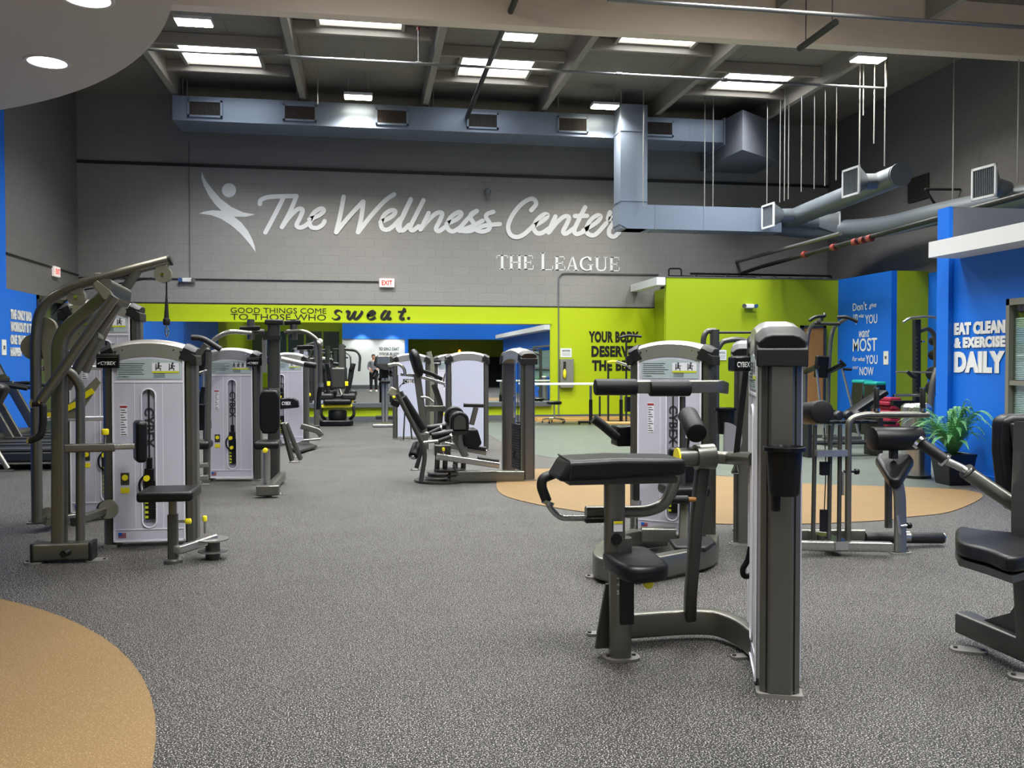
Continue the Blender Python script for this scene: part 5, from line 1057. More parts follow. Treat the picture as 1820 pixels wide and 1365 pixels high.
bar_('pivot_block', 'framed', ((772, 800), (800, 800)), .14, .12, Ye+.1); bar_('crank_link', 'framed', ((806, 826), (815, 845)), .04, .03, Ye-.2)
MB().tube([W(916, 800, Ye-.05), W(913, 812, Ye-.05), W(920, 818, Ye-.05)], .01, .02).build('hook', 'plastic', T); MB().roll(W(914, 702, Ye+.1), W(914, 742, Ye+.1), .012, .004).build('guide_pin', 'chrome', T)

# ---------------------------------------------------------------- E2: arm machine with head pad behind
T = thing('arm_extension_machine', 'weight machine with tilted black head pad, seen from behind left of centre', 'weight machine', (.3, 15.5, 0))
ec = W(731, 700, 16.2); tower(T, ec.x, ec.y, math.pi, front=False, back=True)
Yx = 14.2
def opad(T, nm, a, c, wd, th, Y0): 
    a, c = Vector(a), Vector(c); L = (c-a).length; n = 10
    path = [a+(c-a)*i/n for i in range(n+1)]; MB().sweep(circ(1, 20, wd/2, th/2), path, up=(0, 1, 0), scale=[.45, .8, .95, 1, 1, 1, 1, 1, .95, .8, .45]).build(nm, 'vinyl', T)
opad(T, 'head_pad', W(733, 621, Yx), W(747, 669, Yx), .17, .3, Yx)
MB().bar([W(741, 664, Yx+.03), W(754, 760, Yx+.03), W(756, 800, Yx+.03)], .11, .06, up=(0, 1, 0)).build('back_post', 'frame', T)
MB().bar([W(752, 660, Yx), W(766, 664, Yx), W(786, 674, Yx-.05)], .05, .06).build('arm_rest', 'vinyl', T)
MB().tube([W(690, 649, Yx), W(708, 646, Yx), W(719, 655, Yx), W(720, 668, Yx)], .026, .2).build('lever_loop', 'silver', T); MB().bar([W(712, 665, Yx+.1), W(742, 668, Yx+.1), W(790, 682, Yx+.2)], .05, .05).build('lever_arm', 'silver', T)
MB().tube([W(706, 666, Yx), W(706, 690, Yx), W(712, 705, Yx)], .018).build('lever_drop', 'frame', T)
bx = MB().prism([(W(x, y, Yx).x, W(x, y, Yx).z) for x, y in ((709, 692), (714, 684), (724, 681), (738, 681), (738, 674), (717, 674), (717, 680), (711, 686))], (0, Yx+.05, 0), UX, UZ, (0, .1, 0)).build('stack_cover', 'plastic', T)
b = MB(); text(b, 'CYBEX', W(718, 681, Yx+.04), UX, UZ, .17, .055, .003, .02); b.build('cover_lettering', 'inkw', bx, smooth=False)
MB().bar([W(752, 726, Yx+.1), W(796, 726, Yx+.1)], .08, .09).build('cross_tube', 'frame', T); MB().bar([W(771, 683, Yx+.15), W(784, 722, Yx+.15), W(776, 800, Yx+.15)], .07, .09).build('rear_leg', 'framed', T)
MB().tube([W(748, 706, Yx), W(760, 706, Yx), W(770, 715, Yx)], .02).build('seat_rail', 'silver', T); MB().box(W(700, 698, Yx+.1), (.17, .15, .14), RY(.5)).build('pivot_box', 'olive', T, bev=.02); MB().box(W(703, 716, Yx+.1), (.14, .14, .12), RY(.4)).build('elbow_pad', 'vinyl', T, bev=.03); MB().ball(W(700, 706, Yx-.02), .025).build('adjust_knob', 'yellow', T)
for L in (((720, 722), (717, 782)), ((728, 735), (732, 780))): MB().tube([W(x, y, Yx) for x, y in L], .012).build('frame_leg', 'framed', T)
footplate(T, FL(720, 783), .2, .1)
T = thing('white_weight_machine', 'weight machine showing its plain white back panel, right of centre aisle', 'weight machine', (1.2, 13.8, 0))
ec = W(830, 700, 13.9); tower(T, ec.x, ec.y, math.pi, front=False, back=True)
MB().bar([(ec.x-.25, ec.y+.12, .08), (ec.x-.3, ec.y+.8, .08)], .08, .1).build('base_tube', 'frame', T); footplate(T, (ec.x-.3, ec.y+.8), .2, .1)
T = thing('biceps_machine', 'weight machine half hidden behind the plain white back panel', 'weight machine', (1.1, 17, 0))
ec = W(801, 700, 17.3); tower(T, ec.x, ec.y, 0, badge=-1, slot=.02, figs=2)
MB().bar([W(762, 625, 16.9), W(768, 650, 16.9), W(766, 775, 16.9)], .1, .09).build('upright', 'olive', T); MB().tube([W(796, 655, 16.8), W(788, 672, 16.8), W(790, 688, 16.8)], .012).build('lever_rod', 'framed', T)

# ---------------------------------------------------------------- far wall: recumbent trainer, console stand, stool, table, stands
Yd = 19.9
T = thing('recumbent_trainer', 'black recumbent stepper with grey seat back and yellow trim before the mirror', 'exercise machine', (-.95, Yd, 0))
b = MB(); a, c = W(566, 756, Yd), W(628, 747, Yd); b.prism(rrect(c.x-a.x, .5, .12), ((a.x+c.x)/2, Yd, 0), UX, UY, (0, 0, .13)); b.build('base', 'plastic', T, bev=.03)
MB().roll(W(600, 746, Yd), W(600, 728, Yd), .2, .05).build('swivel_post', 'rubber', T)
MB().bar([W(572, 722, Yd-.1), W(626, 721, Yd-.1)], .3, .06).build('yellow_rail', 'yellow', T)
pad(T, 'seat', W(600, 714, Yd-.1), (.6, .45, .12), None, .05); pad(T, 'seat_back', W(601, 672, Yd), (.3, .1, .46), None, .04, 'framed')
for s, x in ((-1, 576), (1, 622)):
    MB().tube([W(600+s*22, 745, Yd), W(600+s*30, 738, Yd-.1), W(600+s*28, 722, Yd-.1)], .035, .1).build('side_frame', 'framed', T)
    MB().tube([W(600+s*14, 712, Yd), W(600+s*18, 690, Yd), W(600+s*22, 672, Yd), W(600+s*24, 655, Yd)], .045, .2).build('arm_lever', 'rubber', T)
    MB().roll(W(600+s*24, 658, Yd-.05), W(600+s*27, 646, Yd-.05), .045, .01).build('hand_grip', 'rubber', T); MB().box(W(600+s*16, 682, Yd-.12), (.07, .05, .1)).build('lever_tab', 'yellow', T, bev=.01)
    MB().box(W(600+s*20, 705, Yd-.05), (.3, .4, .14)).build('arm_rest', 'rubber', T, bev=.04)
MB().bar([W(608, 690, Yd+.3), W(607, 612, Yd+.3)], .13, .12).build('console_mast', 'column', T); MB().tube([W(612, 620, Yd+.3), W(632, 622, Yd+.3), W(640, 632, Yd+.3), W(638, 660, Yd+.3)], .025, .1).build('console_arm', 'framed', T)
Yk = 19.4
T = thing('body_scale_stand', 'standing body scale with dark display head on silver poles before the mirror', 'scale', (.45, Yk, 0))
a, c = W(662, 757, Yk), W(704, 750, Yk); b = MB(); b.prism([(a.x, Yk-.3), (c.x, Yk-.3), (c.x-.1, Yk+.3), (a.x+.1, Yk+.3)], (0, 0, 0), UX, UY, (0, 0, .07)); b.build('base', 'silver', T, bev=.02)
for x in (681, 687): MB().cyl(W(x, 750, Yk), W(x, 672, Yk), .035, 12).build('pole', 'silver', T)
MB().bb(W(668, 746, Yk+.05), W(700, 738, Yk+.25)).build('foot_pad', 'rubber', T, bev=.02); MB().bb(W(678, 735, Yk+.06), W(690, 655, Yk+.12)).build('mast', 'plastic', T)
b = MB(); b.prism([(W(x, y, Yk).x, W(x, y, Yk).z) for x, y in ((666, 650), (670, 631), (702, 631), (709, 640), (709, 651), (690, 658), (675, 656))], (0, Yk-.12, 0), UX, UZ, (0, .16, 0)); hd = b.build('display_head', 'framed', T, bev=.03)
MB().bb(W(671, 647, Yk-.13), W(693, 633, Yk-.121)).build('screen_bezel', 'silver', hd, bev=.01); MB().bb(W(672.5, 645.5, Yk-.136), W(691.5, 634.5, Yk-.13)).build('screen', 'screen', hd, smooth=False)
for x0, x1 in ((670, 664), (694, 702)): MB().tube([W(x0, 660, Yk), W((x0+x1)/2, 668, Yk-.1), W(x1, 672, Yk-.2)], .03).build('hand_electrode', 'plastic', T)
MB().bb(W(676, 682, Yk-.1), W(693, 676, Yk+.05)).build('sensor_block', 'plastic', T, bev=.02)
Ym = 19.95
T = thing('rolling_stool', 'round black stool on chrome five-star casters by the lime wall', 'stool', W(985, 752, Ym))
s0 = W(985, 716, Ym); MB().lathe([(0, .04), (.14, .04), (.175, .02), (.175, -.015), (.15, -.035), (0, -.035)], (s0.x, Ym, s0.z), 24).build('seat', 'vinyl', T); MB().cyl((s0.x, Ym, .09), (s0.x, Ym, s0.z-.03), .02).build('gas_post', 'chrome', T)
for i in range(5):
    a = 2*math.pi*i/5+.3; e = Vector((s0.x+.27*math.cos(a), Ym+.27*math.sin(a), .075)); lg_ = MB().tube([(s0.x, Ym, .11), (s0.x+.15*math.cos(a), Ym+.15*math.sin(a), .1), e], .014, .05, 8).build('leg', 'chrome', T); MB().cyl((e.x-.012, e.y, .027), (e.x+.012, e.y, .027), .027, 14).build('caster', 'rubber', lg_)
Yt = 19.3
T = thing('long_white_table', 'long white table top on T-shaped legs along the lime wall', 'table', W(1020, 752, Yt))
a, c = W(925, 684, Yt), W(1110, 679.5, Yt); MB().bb((a.x, Yt-.35, a.z), (c.x, Yt+.35, a.z+.035)).build('table_top', 'whitep', T, bev=.006)
for x in (1050, 930, 1104):
    p = W(x, 684, Yt); MB().cyl((p.x, Yt, p.z-.02), (p.x, Yt, .5), .03, 12).build('leg', 'chrome' if 0 else 'silver', T); MB().cyl((p.x, Yt, .55), (p.x, Yt, .05), .04, 12).build('leg_sleeve', 'rubber', T); MB().bar([(p.x-.28, Yt, .06), (p.x+.05, Yt, .06)], .06, .05).build('foot_bar', 'rubber', T)
    for s in (-.26, -.02): MB().cyl((p.x+s, Yt-.02, .025), (p.x+s, Yt+.02, .025), .025).build('caster', 'rubber', T)
tag(MB().bb((3.9, YB-.62, .0), (6.6, YB-.5, .07)).build('wooden_plank', 'woodp'), 'long wooden plank on the floor along the lime wall', 'plank')
tag(MB().bb((3.8, YB-.30, .0), (6.2, YB-.2, .09)).build('wooden_plank', 'woodp'), 'second wooden plank lying closer to the baseboard', 'plank')
Yq = 18.6
T = thing('suspension_stand', 'black floor stand with yellow straps in front of the lime wall slogan', 'stand', W(1100, 755, Yq))
for x, y0, y1 in ((1066, 704, 740), (1081, 655, 748), (1113, 605, 760)): MB().tube([W(x, y1, Yq), W(x, y0, Yq)], .022).build('upright', 'rubber', T)
MB().tube([W(1102, 600, Yq), W(1115, 596, Yq), W(1140, 598, Yq)], .03).build('top_bar', 'rubber', T); MB().tube([W(1080, 644, Yq), W(1090, 642, Yq), W(1105, 646, Yq), W(1120, 650, Yq)], .03, .1).build('yellow_strap', 'yellow', T); MB().tube([W(1095, 642, Yq-.05), W(1112, 648, Yq-.05), W(1122, 655, Yq-.05)], .025).build('grey_strap', 'silver', T)
MB().bb(W(1112, 732, Yq), W(1121, 705, Yq+.1)).build('battery_box', 'plastic', T); MB().bar([W(1062, 752, Yq), W(1125, 752, Yq)], .1, .06).build('stand_base', 'woodp', T); footplate(T, FL(1085, 752.5), .3, .3)

# ---------------------------------------------------------------- right rear: dip station, bench, step stacks, mats, rack
Yh = 15.2
T = thing('chin_dip_station', 'tall grey chin-up and dip station before the wooden door', 'exercise machine', W(1455, 770, Yh))
for x0, x1 in ((1432, 1437), (1473, 1479)):
    MB().tube([W(x0-2, 775, Yh), W(x0, 650, Yh), W(x1-2, 600, Yh), W(x1+3, 580, Yh), W(x1+24, 567, Yh-.3)], .035, .3).build('upright', 'frame', T)
MB().tube([W(1447, 575, Yh-.2), W(1492, 576, Yh-.2)], .03).build('cross_bar', 'framed', T)
MB().tube([W(1438, 570, Yh-.4), W(1449, 563, Yh-.4), W(1466, 562, Yh-.35), W(1465, 558, Yh-.3)], .03, .08).build('chin_grip', 'rubber', T); MB().tube([W(1488, 564, Yh-.35), W(1505, 563, Yh-.4), W(1524, 572, Yh-.45)], .03, .08).build('chin_grip', 'rubber', T)
pad(T, 'back_pad', W(1460, 652, Yh-.1), (.25, .09, .4), RY(.08), .03)
for L in (((1431, 661), (1452, 652)), ((1474, 660), (1496, 649))): MB().bar([W(L[0][0], L[0][1], Yh-.05), W(L[1][0], L[1][1], Yh-.5)], .1, .07).build('arm_pad', 'vinyl', T)
for L in (((1492, 640), (1503, 650)), ((1500, 656), (1513, 657))): grips(T, [W(x, y, Yh-.5) for x, y in L], .025)
for L in (((1451, 655), (1457, 712), (1463, 745), (1464, 778)), ((1497, 655), (1514, 722), (1528, 778))): MB().tube([W(x, y, Yh-.45) for x, y in L], .022).build('front_leg', 'silver', T)
MB().bar([W(1425, 776, Yh), W(1485, 776, Yh)], .08, .08).build('base_tube', 'frame', T); MB().bar([W(1464, 778, Yh-.45), W(1530, 778, Yh-.45)], .07, .06).build('base_tube', 'frame', T); MB().box(W(1432, 615, Yh-.04), (.04, .01, .1)).build('warning_label', 'seam', T)
Yn = 13.6
T = thing('adjustable_bench', 'dark inclined weight bench in front of the far blue panel', 'bench', W(1520, 785, Yn))
MB().bar([W(1490, 738, Yn), W(1506, 738, Yn), W(1569, 697, Yn)], .075, .3, .05, up=(0, 1, 0)).build('back_pad', 'vinyl', T); MB().bar([W(1474, 731, Yn), W(1500, 740, Yn)], .3, .07).build('seat_pad', 'vinyl', T)
MB().bar([W(1465, 748, Yn), W(1590, 752, Yn)], .07, .06).build('bench_frame', 'rubber', T)
for L in (((1480, 742), (1475, 796)), ((1565, 750), (1572, 798)), ((1545, 712), (1540, 750))): MB().bar([W(x, y, Yn) for x, y in L], .06, .06).build('leg', 'framed', T)
for x in (1475, 1572): p = W(x, 798, Yn); MB().bb((p.x-.04, Yn-.3, 0), (p.x+.04, Yn+.3, .05)).build('foot_beam', 'framed', T)
T = thing('weight_tree', 'low rack of dark plates and dumbbells beside the bench', 'weight rack', W(1470, 800, 12.2))
for z in (.2, .5): MB().bar([W(1427, 800, 12.2)*1+UZ*0+Vector((0, 0, z-W(1427, 800, 12.2).z)), W(1553, 800, 12.2)+Vector((0, 0, z-W(1545, 800, 12.2).z))], .04, .3, up=(0, 1, 0)).build('shelf', 'rubber', T)
for x in (1428, 1552): p = W(x, 800, 12.2); MB().bb((p.x-.03, 12.0, 0), (p.x+.03, 12.4, .6)).build('side_frame', 'rubber', T)
ids = ['nearest the weight tower', 'second from the left', 'third from the left', 'fourth from the left', 'fifth from the left', 'rightmost']
for i in range(6):
    p = W(1446+i*17, 770, 12.2); z = .62
    D_ = thing('dumbbell', 'black dumbbell on the low dark rack, '+ids[i], 'dumbbell', (p.x, 12.1, .533), 'dumbbells on the low rack')
    for y in (12.05, 12.31): MB().roll((p.x, y-.05, .595), (p.x, y+.05, .595), .062, .012, 12).build('dumbbell_head', 'rubber', D_)
    MB().cyl((p.x, 12.1, .595), (p.x, 12.26, .595), .016, 10).build('dumbbell_handle', 'chrome', D_)
for i, (x0, x1, yt) in enumerate(((1518, 1545, 675), (1540, 1567, 678))):
    Ys = 16.2-.5*i; a, c = W(x0, 775, Ys), W(x1, yt, Ys)
    S_ = thing('step_box', 'black tapered step box with teal lid, '+('left and rear of the pair' if i == 0 else 'right and front of the pair'), 'step box', ((a.x+c.x)/2, Ys, 0), 'step boxes at the far blue panel')
    w = c.x-a.x; b = MB(); b.prism([(a.x-.02, 0), (a.x+w+.02, 0), (a.x+w-.03, c.z-.06), (a.x+.06, c.z-.06)], (0, Ys-.2, 0), UX, UZ, (0, .4, 0)); b.build('body', 'rubber', S_, bev=.02)
    MB().bb((a.x+.05, Ys-.21, c.z-.07), (a.x+w-.02, Ys+.21, c.z)).build('lid', 'teal', S_, bev=.025); MB().bb((a.x+.07, Ys-.215, c.z-.3), (a.x+.1, Ys-.2, c.z-.12)).build('side_strip', 'teal', S_)
Yv = 15.0; zz = 0
a, c = W(1564, 750, Yv), W(1590, 705, Yv)
T = thing('mat_trolley', 'low dark trolley under the red mats', 'trolley', (a.x+.1, Yv, 0))
MB().bb((a.x-.05, Yv-.3, .08), (c.x+.05, Yv+.3, .22)).build('deck', 'rubber', T, bev=.01)
for x in (a.x, c.x+.15): MB().cyl((x, Yv-.25, .04), (x, Yv-.2, .04), .04).build('wheel', 'rubber', T)
n = 7
for i in range(n):
    z = .221+i*.075; s = .02*((i*37) % 5)
    tag(MB().bb((a.x-.02+s, Yv-.28, z), (c.x-.06+s*.5, Yv+.28, z+.07)).build('exercise_mat', 'crimson' if i != 2 else 'plug', bev=.02, seg=3), ('bottom red', 'second red', 'dark', 'fourth red', 'fifth red', 'sixth red', 'topmost red')[i]+' folded mat in the stack beside the lime panel', 'mat', 'folded mats in the stack')
Yr2 = 13.4
T = thing('squat_rack', 'black squat rack with pull-up bar in front of the lime panel', 'exercise machine', W(1630, 790, Yr2))
MB().bar([W(1629, 795, Yr2), W(1629, 568, Yr2)], .1, .1).build('upright', 'rubber', T); b = MB()
for i in range(14): b.cyl(W(1629, 600+i*7.5, Yr2-.053), W(1629, 600+i*7.5, Yr2-.049), .012, 8)
b.build('hole_row', 'framed', T, smooth=False)
MB().bar([W(1629, 570, Yr2+.9), W(1629, 795, Yr2+.9)], .1, .1).build('upright', 'rubber', T); MB().bar([W(1629, 580, Yr2), W(1629, 580, Yr2+.9)], .08, .08).build('top_beam', 'rubber', T)
MB().tube([W(1605, 573, Yr2-.1), W(1616, 565, Yr2-.1), W(1650, 562, Yr2-.1), W(1672, 567, Yr2-.1)], .02, .1).build('pull_up_bar', 'silver', T); MB().bar([W(1632, 590, Yr2), W(1652, 582, Yr2), W(1663, 600, Yr2), W(1663, 670, Yr2)], .06, .06, .2).build('boom', 'framed', T)
for Y in (Yr2-.1,): MB().cyl(W(1592, 661, Y), W(1666, 662, Y), .014).build('barbell', 'silver', T); MB().bar([W(1612, 660, Y), W(1620, 668, Y), W(1628, 672, Y)], .05, .05).build('bar_hook', 'rubber', T)
MB().cyl(W(1588, 703, Yr2-.1), W(1634, 702, Yr2-.1), .025).build('safety_sleeve', 'chrome', T); MB().bar([W(1585, 716, Yr2), W(1632, 716, Yr2)], .08, .08).build('safety_arm', 'rubber', T); MB().bar([W(1590, 718, Yr2), W(1612, 730, Yr2)], .05, .05).build('arm_brace', 'rubber', T)
MB().bar([W(1629, 794, Yr2-.3), W(1629, 794, Yr2+1.1)], .1, .08).build('base_tube', 'rubber', T)
for i, (y, r) in enumerate(((606, .075), (631, .085), (664, .12), (690, .13))): MB().roll(W(1659, y, Yr2+.2), W(1659, y, Yr2+.3), r, .01).build('weight_plate', 'rubber', T)
MB().roll(W(1640, 605, Yr2), W(1640, 609, Yr2), .03, .006).build('pulley', 'chrome', T)
MB().tube([W(1666, 655, Yr2-.3), W(1658, 680, Yr2-.3), W(1653, 720, Yr2-.3), W(1652, 795, Yr2-.3)], .055, .3).build('side_mast', 'column', T)

# ---------------------------------------------------------------- bin, fern, treadmills
bp_ = FL(1643, 852); T = thing('trash_can', 'tall brushed steel trash can beside the fern', 'trash can', (bp_.x, bp_.y+.17, 0))
c = Vector((bp_.x, bp_.y+.17, 0)); MB().lathe([(.0, .0), (.16, .0), (.16, .03), (.165, .035), (.165, .80), (.0, .80)], c, 40).build('body', 'steel', T)
MB().lathe([(.168, .79), (.17, .84), (.13, .88), (.115, .87), (.115, .8)], c, 40).build('rim', 'steel', T); MB().lathe([(.167, .0), (.17, .0), (.17, .035), (.167, .035)], c, 40).build('base_ring', 'rubber', T)
fp_ = Vector((6.5, 9.15, 0)); T = thing('potted_fern', 'green fern in a tapered black pot against the blue wall', 'plant', fp_)
MB().add([(fp_.x+sx*w, fp_.y+sy*w, z) for z, w in ((0, .13), (.31, .17), (.35, .18), (.35, .155), (.30, .15)) for sx, sy in ((-1, -1), (1, -1), (1, 1), (-1, 1))], [(k*4+i, k*4+(i+1) % 4, k*4+4+(i+1) % 4, k*4+4+i) for k in range(4) for i in range(4)]+[(3, 2, 1, 0)]).build('pot', 'pot', T, bev=.01)
MB().bb((fp_.x-.15, fp_.y-.15, .28), (fp_.x+.15, fp_.y+.15, .31)).build('soil', 'soil', T, smooth=False)
random.seed(5)
for i in range(70):
    a = 2*math.pi*i*.381966; L = .30+.36*random.random(); up = .24+.30*random.random()*(1 if i % 3 else 1.3); b = MB()
    if math.cos(a) > .3: L *= .5; up *= 1.2
    n = 30; dr_ = Vector((math.cos(a), math.sin(a), 0)); pts = []
    for j in range(n+1):
        t_ = j/n; pts.append(Vector((fp_.x, fp_.y, .31))+dr_*(L*t_**1.1)+UZ*(up*math.sin(t_*1.95)*.95-.10*t_**3))
    sd = Vector((-dr_.y, dr_.x, 0))
    for j in range(1, n):
        p = pts[j]; t_ = j/n; w = .05*math.sin(math.pi*min(1, .2+t_*.82))+.006; tg = (pts[j+1]-pts[j-1]).normalized()
        for s in (-1, 1):
            e = p+sd*s*w+tg*w*.3-UZ*w*.12; m1 = p+sd*s*w*.5+tg*(.006+w*.14); m2 = p+sd*s*w*.5-tg*.007+tg*w*.1
            for v in (e, m1, m2):
                if v.x > 6.83: v.x = 6.83
            b.add([p, m1, e, m2], [(0, 1, 2, 3)])
    b.tube([Vector((min(6.82, p.x), p.y, p.z)) for p in pts], .003, n=4); b.build('frond', 'leaf', T, smooth=False)
def treadmill(x, y, lb):
    T = thing('treadmill', lb, 'treadmill', (x, y, 0), 'treadmills along the left wall')
    MB().bb((x-.1, y-.42, .1), (x+1.75, y+.42, .24)).build('deck', 'plug', T, bev=.03); MB().bb((x+.1, y-.27, .235), (x+1.72, y+.27, .25)).build('running_belt', 'rubber', T)
    MB().bb((x-.3, y-.45, .03), (x+.35, y+.45, .34)).build('motor_hood', 'framed', T, bev=.05)
    for s in (-1, 1):
        MB().bb((x+.3, y+s*.36-.06, .25), (x+1.75, y+s*.36+.06, .275)).build('side_rail', 'frame', T)
        MB().bar([(x+.42, y+s*.42, .2), (x-.02, y+s*.42, 1.05)], .14, .06, up=(0, 1, 0)).build('upright', 'column', T)
        MB().tube([(x-.05, y+s*.42, 1.02), (x+.25, y+s*.42, 1.05), (x+.65, y+s*.42, .98)], .03, .1).build('hand_rail', 'rubber', T)
        MB().bb((x+1.6, y+s*.3-.03, 0), (x+1.7, y+s*.3+.03, .1)).build('rear_foot', 'rubber', T); MB().cyl((x-.1, y+s*.3-.03, .05), (x-.1, y+s*.3+.03, .05), .05).build('front_wheel', 'rubber', T)
    MB().box((x-.05, y, 1.1), (.12, .84, .1)).build('cross_bar', 'rubber', T, bev=.03)
    c = MB().box((x-.1, y, 1.25), (.1, .66, .36), RY(-.45)).build('console', 'plastic', T, bev=.04); MB().box((x-.045, y, 1.27), (.01, .34, .2), RY(-.45)).build('screen', 'screen', c); MB().box((x-.02, y+.1, 1.18), (.012, .06, .04), RY(-.45)).build('stop_button', 'exitr', c)
    MB().box((x-.16, y, 1.44), (.05, .3, .05)).build('fan_hood', 'placard', T, bev=.02)
treadmill(-5.55, 12.6, 'grey blue treadmill on the left, nearest of the row'); treadmill(-5.55, 13.75, 'grey blue treadmill on the left, middle of the row'); treadmill(-5.55, 14.9, 'grey blue treadmill on the left, farthest of the row')
T = thing('exercise_bike', 'machine at the left picture edge showing only a silver leg and black pad', 'exercise machine', (-5.0, 11.2, 0))
MB().tube([W(-25, 770, 11.4), W(14, 833, 11.4)], .03).build('stabiliser_leg', 'silver', T); p = FL(10, 836); footplate(T, p, .2, .1); MB().box(W(-6, 703, 11.4), (.16, .25, .3), RY(.5)).build('seat_pad', 'vinyl', T, bev=.05); MB().tube([W(-30, 840, 11.5), W(-25, 770, 11.4), W(-12, 725, 11.4)], .04).build('main_frame', 'framed', T)

# ---------------------------------------------------------------- the photographer, seen only in the mirror
def skinfig(name, V_, E_, m, parent, sub=2):
    me = bpy.data.meshes.new(name); off = ORG.get(parent.name) if parent else Vector(V_[0][0])
    me.from_pydata([Vector(v[0])-off for v in V_], E_, []); me.materials.append(M[m])
    o = bpy.data.objects.new(name, me); COL.objects.link(o); o.parent = parent
    if not parent: o.location = off
    ORG[o.name] = off
    o.modifiers.new('skin', 'SKIN').use_smooth_shade = True
    for i, v in enumerate(V_):
        r = v[1]; me.skin_vertices[0].data[i].radius = r if hasattr(r, '__len__') else (r, r); me.skin_vertices[0].data[i].use_root = (i == 0)
    s_ = o.modifiers.new('subdivision', 'SUBSURF'); s_.levels = sub; s_.render_levels = sub; return o
X0, Y0 = .36, -.55
T = thing('person', 'person in plaid shirt and dark trousers standing before the white wall, in the mirror', 'person', (X0, Y0, 0))
v = lambda x, y, z, r: ((X0+x, Y0+y, z), r)
V_ = [v(0, 0, .95, (.15, .11)), v(0, 0, 1.12, (.14, .1)), v(0, .01, 1.32, (.16, .11)), v(0, 0, 1.44, (.1, .08)), v(0, .0, 1.5, .055), v(0, .02, 1.58, (.072, .08)), v(0, .015, 1.67, (.078, .092)), v(0, .01, 1.735, (.05, .06))]
E_ = [(i, i+1) for i in range(7)]
for s in (-1, 1):
    k = len(V_); V_ += [v(s*.1, 0, .88, .095), v(s*.11, .015, .48, .062), v(s*.12, -.01, .1, .042), v(s*.13, .05, .045, .042), v(s*.14, .16, .03, .036)]; E_ += [(0, k), (k, k+1), (k+1, k+2), (k+2, k+3), (k+3, k+4)]
    k = len(V_); V_ += [v(s*.19, 0, 1.40, .058), v(s*.24, -.02, 1.12, .044), v(s*.18, .2, 1.06, .034), v(s*.15, .27, 1.07, (.036, .02))]; E_ += [(3, k), (k, k+1), (k+1, k+2), (k+2, k+3)]
    h = len(V_)-1
    for q, (dx, L) in enumerate(((-.03, .065), (-.01, .08), (.01, .085), (.03, .075))):
        k = len(V_); V_ += [v(s*.15+dx, .30, 1.075, .0095), v(s*.15+dx, .30+L*.6, 1.07, .009), v(s*.15+dx, .30+L*.8, 1.04, .008)]; E_ += [(h, k), (k, k+1), (k+1, k+2)]
    k = len(V_); V_ += [v(s*.11, .25, 1.085, .011), v(s*.08, .285, 1.09, .009)]; E_ += [(h, k), (k, k+1)]
skinfig('body', V_, E_, 'flesh', T)
for s in (-1, 1): MB().ball((X0+s*.032, Y0+.098, 1.645), (.011, .008, .008), 8).build('eye', 'black', T)
MB().ball((X0, Y0+.112, 1.615), (.013, .016, .02), 8).build('nose', 'flesh', T); MB().ball((X0, Y0+.1, 1.572), (.024, .008, .006), 8).build('mouth', 'redink', T)
for s in (-1, 1): MB().ball((X0+s*.083, Y0, 1.625), (.012, .02, .032), 8).build('ear', 'flesh', T)
MB().ball((X0, Y0-.015, 1.69), (.092, .103, .085), 14).build('hair', 'hair', T)
V_ = [v(0, 0, .9, (.165, .125)), v(0, 0, 1.12, (.16, .12)), v(0, .01, 1.32, (.178, .13)), v(0, 0, 1.45, (.11, .09)), v(0, 0, 1.485, .068)]; E_ = [(0, 1), (1, 2), (2, 3), (3, 4)]
for s in (-1, 1): k = len(V_); V_ += [v(s*.19, 0, 1.40, .075), v(s*.24, -.02, 1.12, .06), v(s*.185, .17, 1.065, .05)]; E_ += [(3, k), (k, k+1), (k+1, k+2)]
skinfig('shirt', V_, E_, 'plaid', T)
V_ = [v(0, 0, .95, (.16, .12))]; E_ = []
for s in (-1, 1): k = len(V_); V_ += [v(s*.1, 0, .86, .112), v(s*.11, .015, .48, .082), v(s*.12, -.01, .1, .066)]; E_ += [(0, k), (k, k+1), (k+1, k+2)]
skinfig('trousers', V_, E_, 'denim', T)
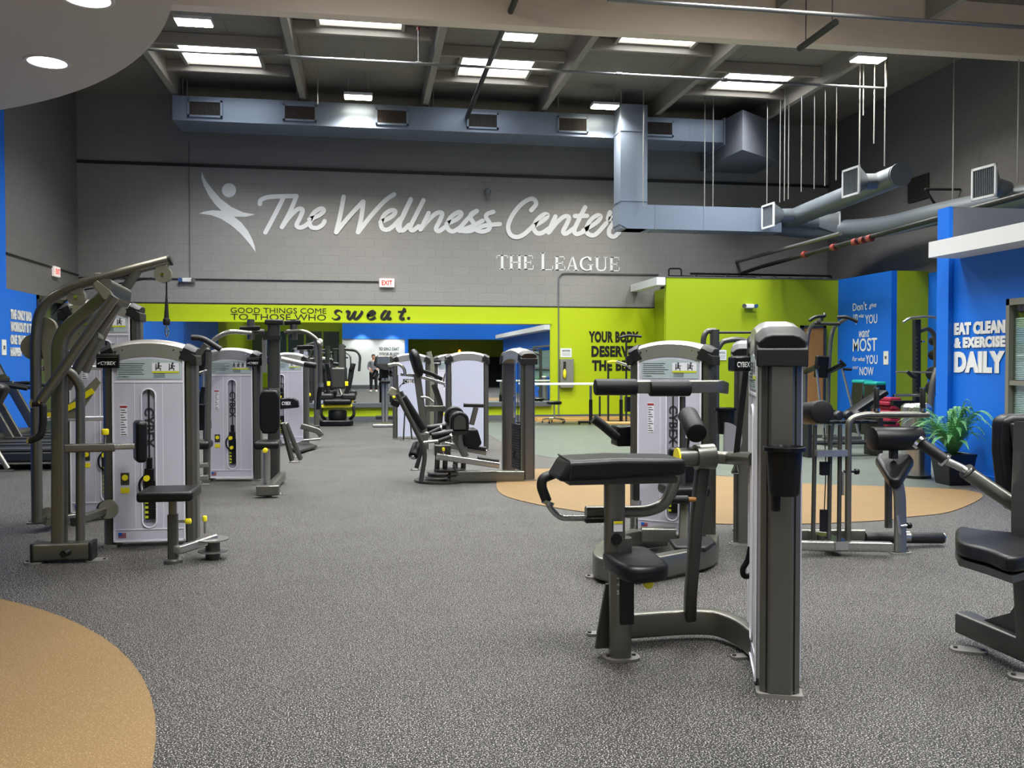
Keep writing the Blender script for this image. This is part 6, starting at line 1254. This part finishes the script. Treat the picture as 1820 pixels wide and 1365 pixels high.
for s in (-1, 1): MB().ball((X0+s*.135, Y0+.06, .04), (.055, .15, .045), 12).build('shoe', 'whitep', T)

# ---------------------------------------------------------------- frames glimpsed behind other machines
Yz = 12.6
T = thing('cable_crossover', 'grey cable frame with thin top bar, seen behind the roller pad machine', 'exercise machine', W(1270, 800, Yz))
MB().bar([W(1270, 817, Yz), W(1270, 586, Yz)], .12, .12, r=.03).build('upright', 'framed', T); MB().tube([W(1272, 588, Yz), W(1256, 588, Yz), W(1250, 600, Yz), W(1250, 640, Yz)], .04, .08).build('side_loop', 'framed', T)
MB().tube([W(1272, 591, Yz), W(1338, 591, Yz)], .018).build('top_bar', 'rubber', T); MB().tube([W(1276, 620, Yz), W(1284, 607, Yz), W(1312, 602, Yz), W(1340, 611, Yz)], .04, .2).build('curved_arm', 'framed', T)
MB().bar([W(1345, 817, Yz), W(1345, 590, Yz)], .1, .1, r=.03).build('upright', 'framed', T); MB().bar([W(1262, 817, Yz), W(1352, 817, Yz)], .1, .08).build('base_tube', 'framed', T)
Yz = 18.4
T = thing('cable_column', 'dark cable column with yellow knob between the pec fly and the recumbent trainer', 'exercise machine', W(550, 765, Yz))
MB().bar([W(563, 760, Yz), W(563, 606, Yz)], .11, .11, r=.03).build('upright', 'column', T); MB().bar([W(536, 760, Yz), W(536, 616, Yz)], .06, .08, r=.02).build('upright', 'framed', T)
MB().bar([W(530, 617, Yz), W(568, 617, Yz)], .06, .07, r=.02).build('top_beam', 'framed', T); MB().bb(W(538, 712, Yz+.05), W(560, 636, Yz+.12)).build('stack_shield', 'framed', T, bev=.02)
MB().cyl(W(548, 640, Yz), W(548, 690, Yz), .012).build('pull_cable', 'cable', T); MB().ball(W(549, 702, Yz), .045).build('adjust_knob', 'yellow', T); MB().bar([W(534, 697, Yz-.05), W(546, 685, Yz-.05), W(547, 676, Yz-.05)], .1, .1).build('handle_block', 'rubber', T)
MB().bar([W(532, 760, Yz), W(568, 760, Yz)], .14, .1).build('base_tube', 'framed', T)
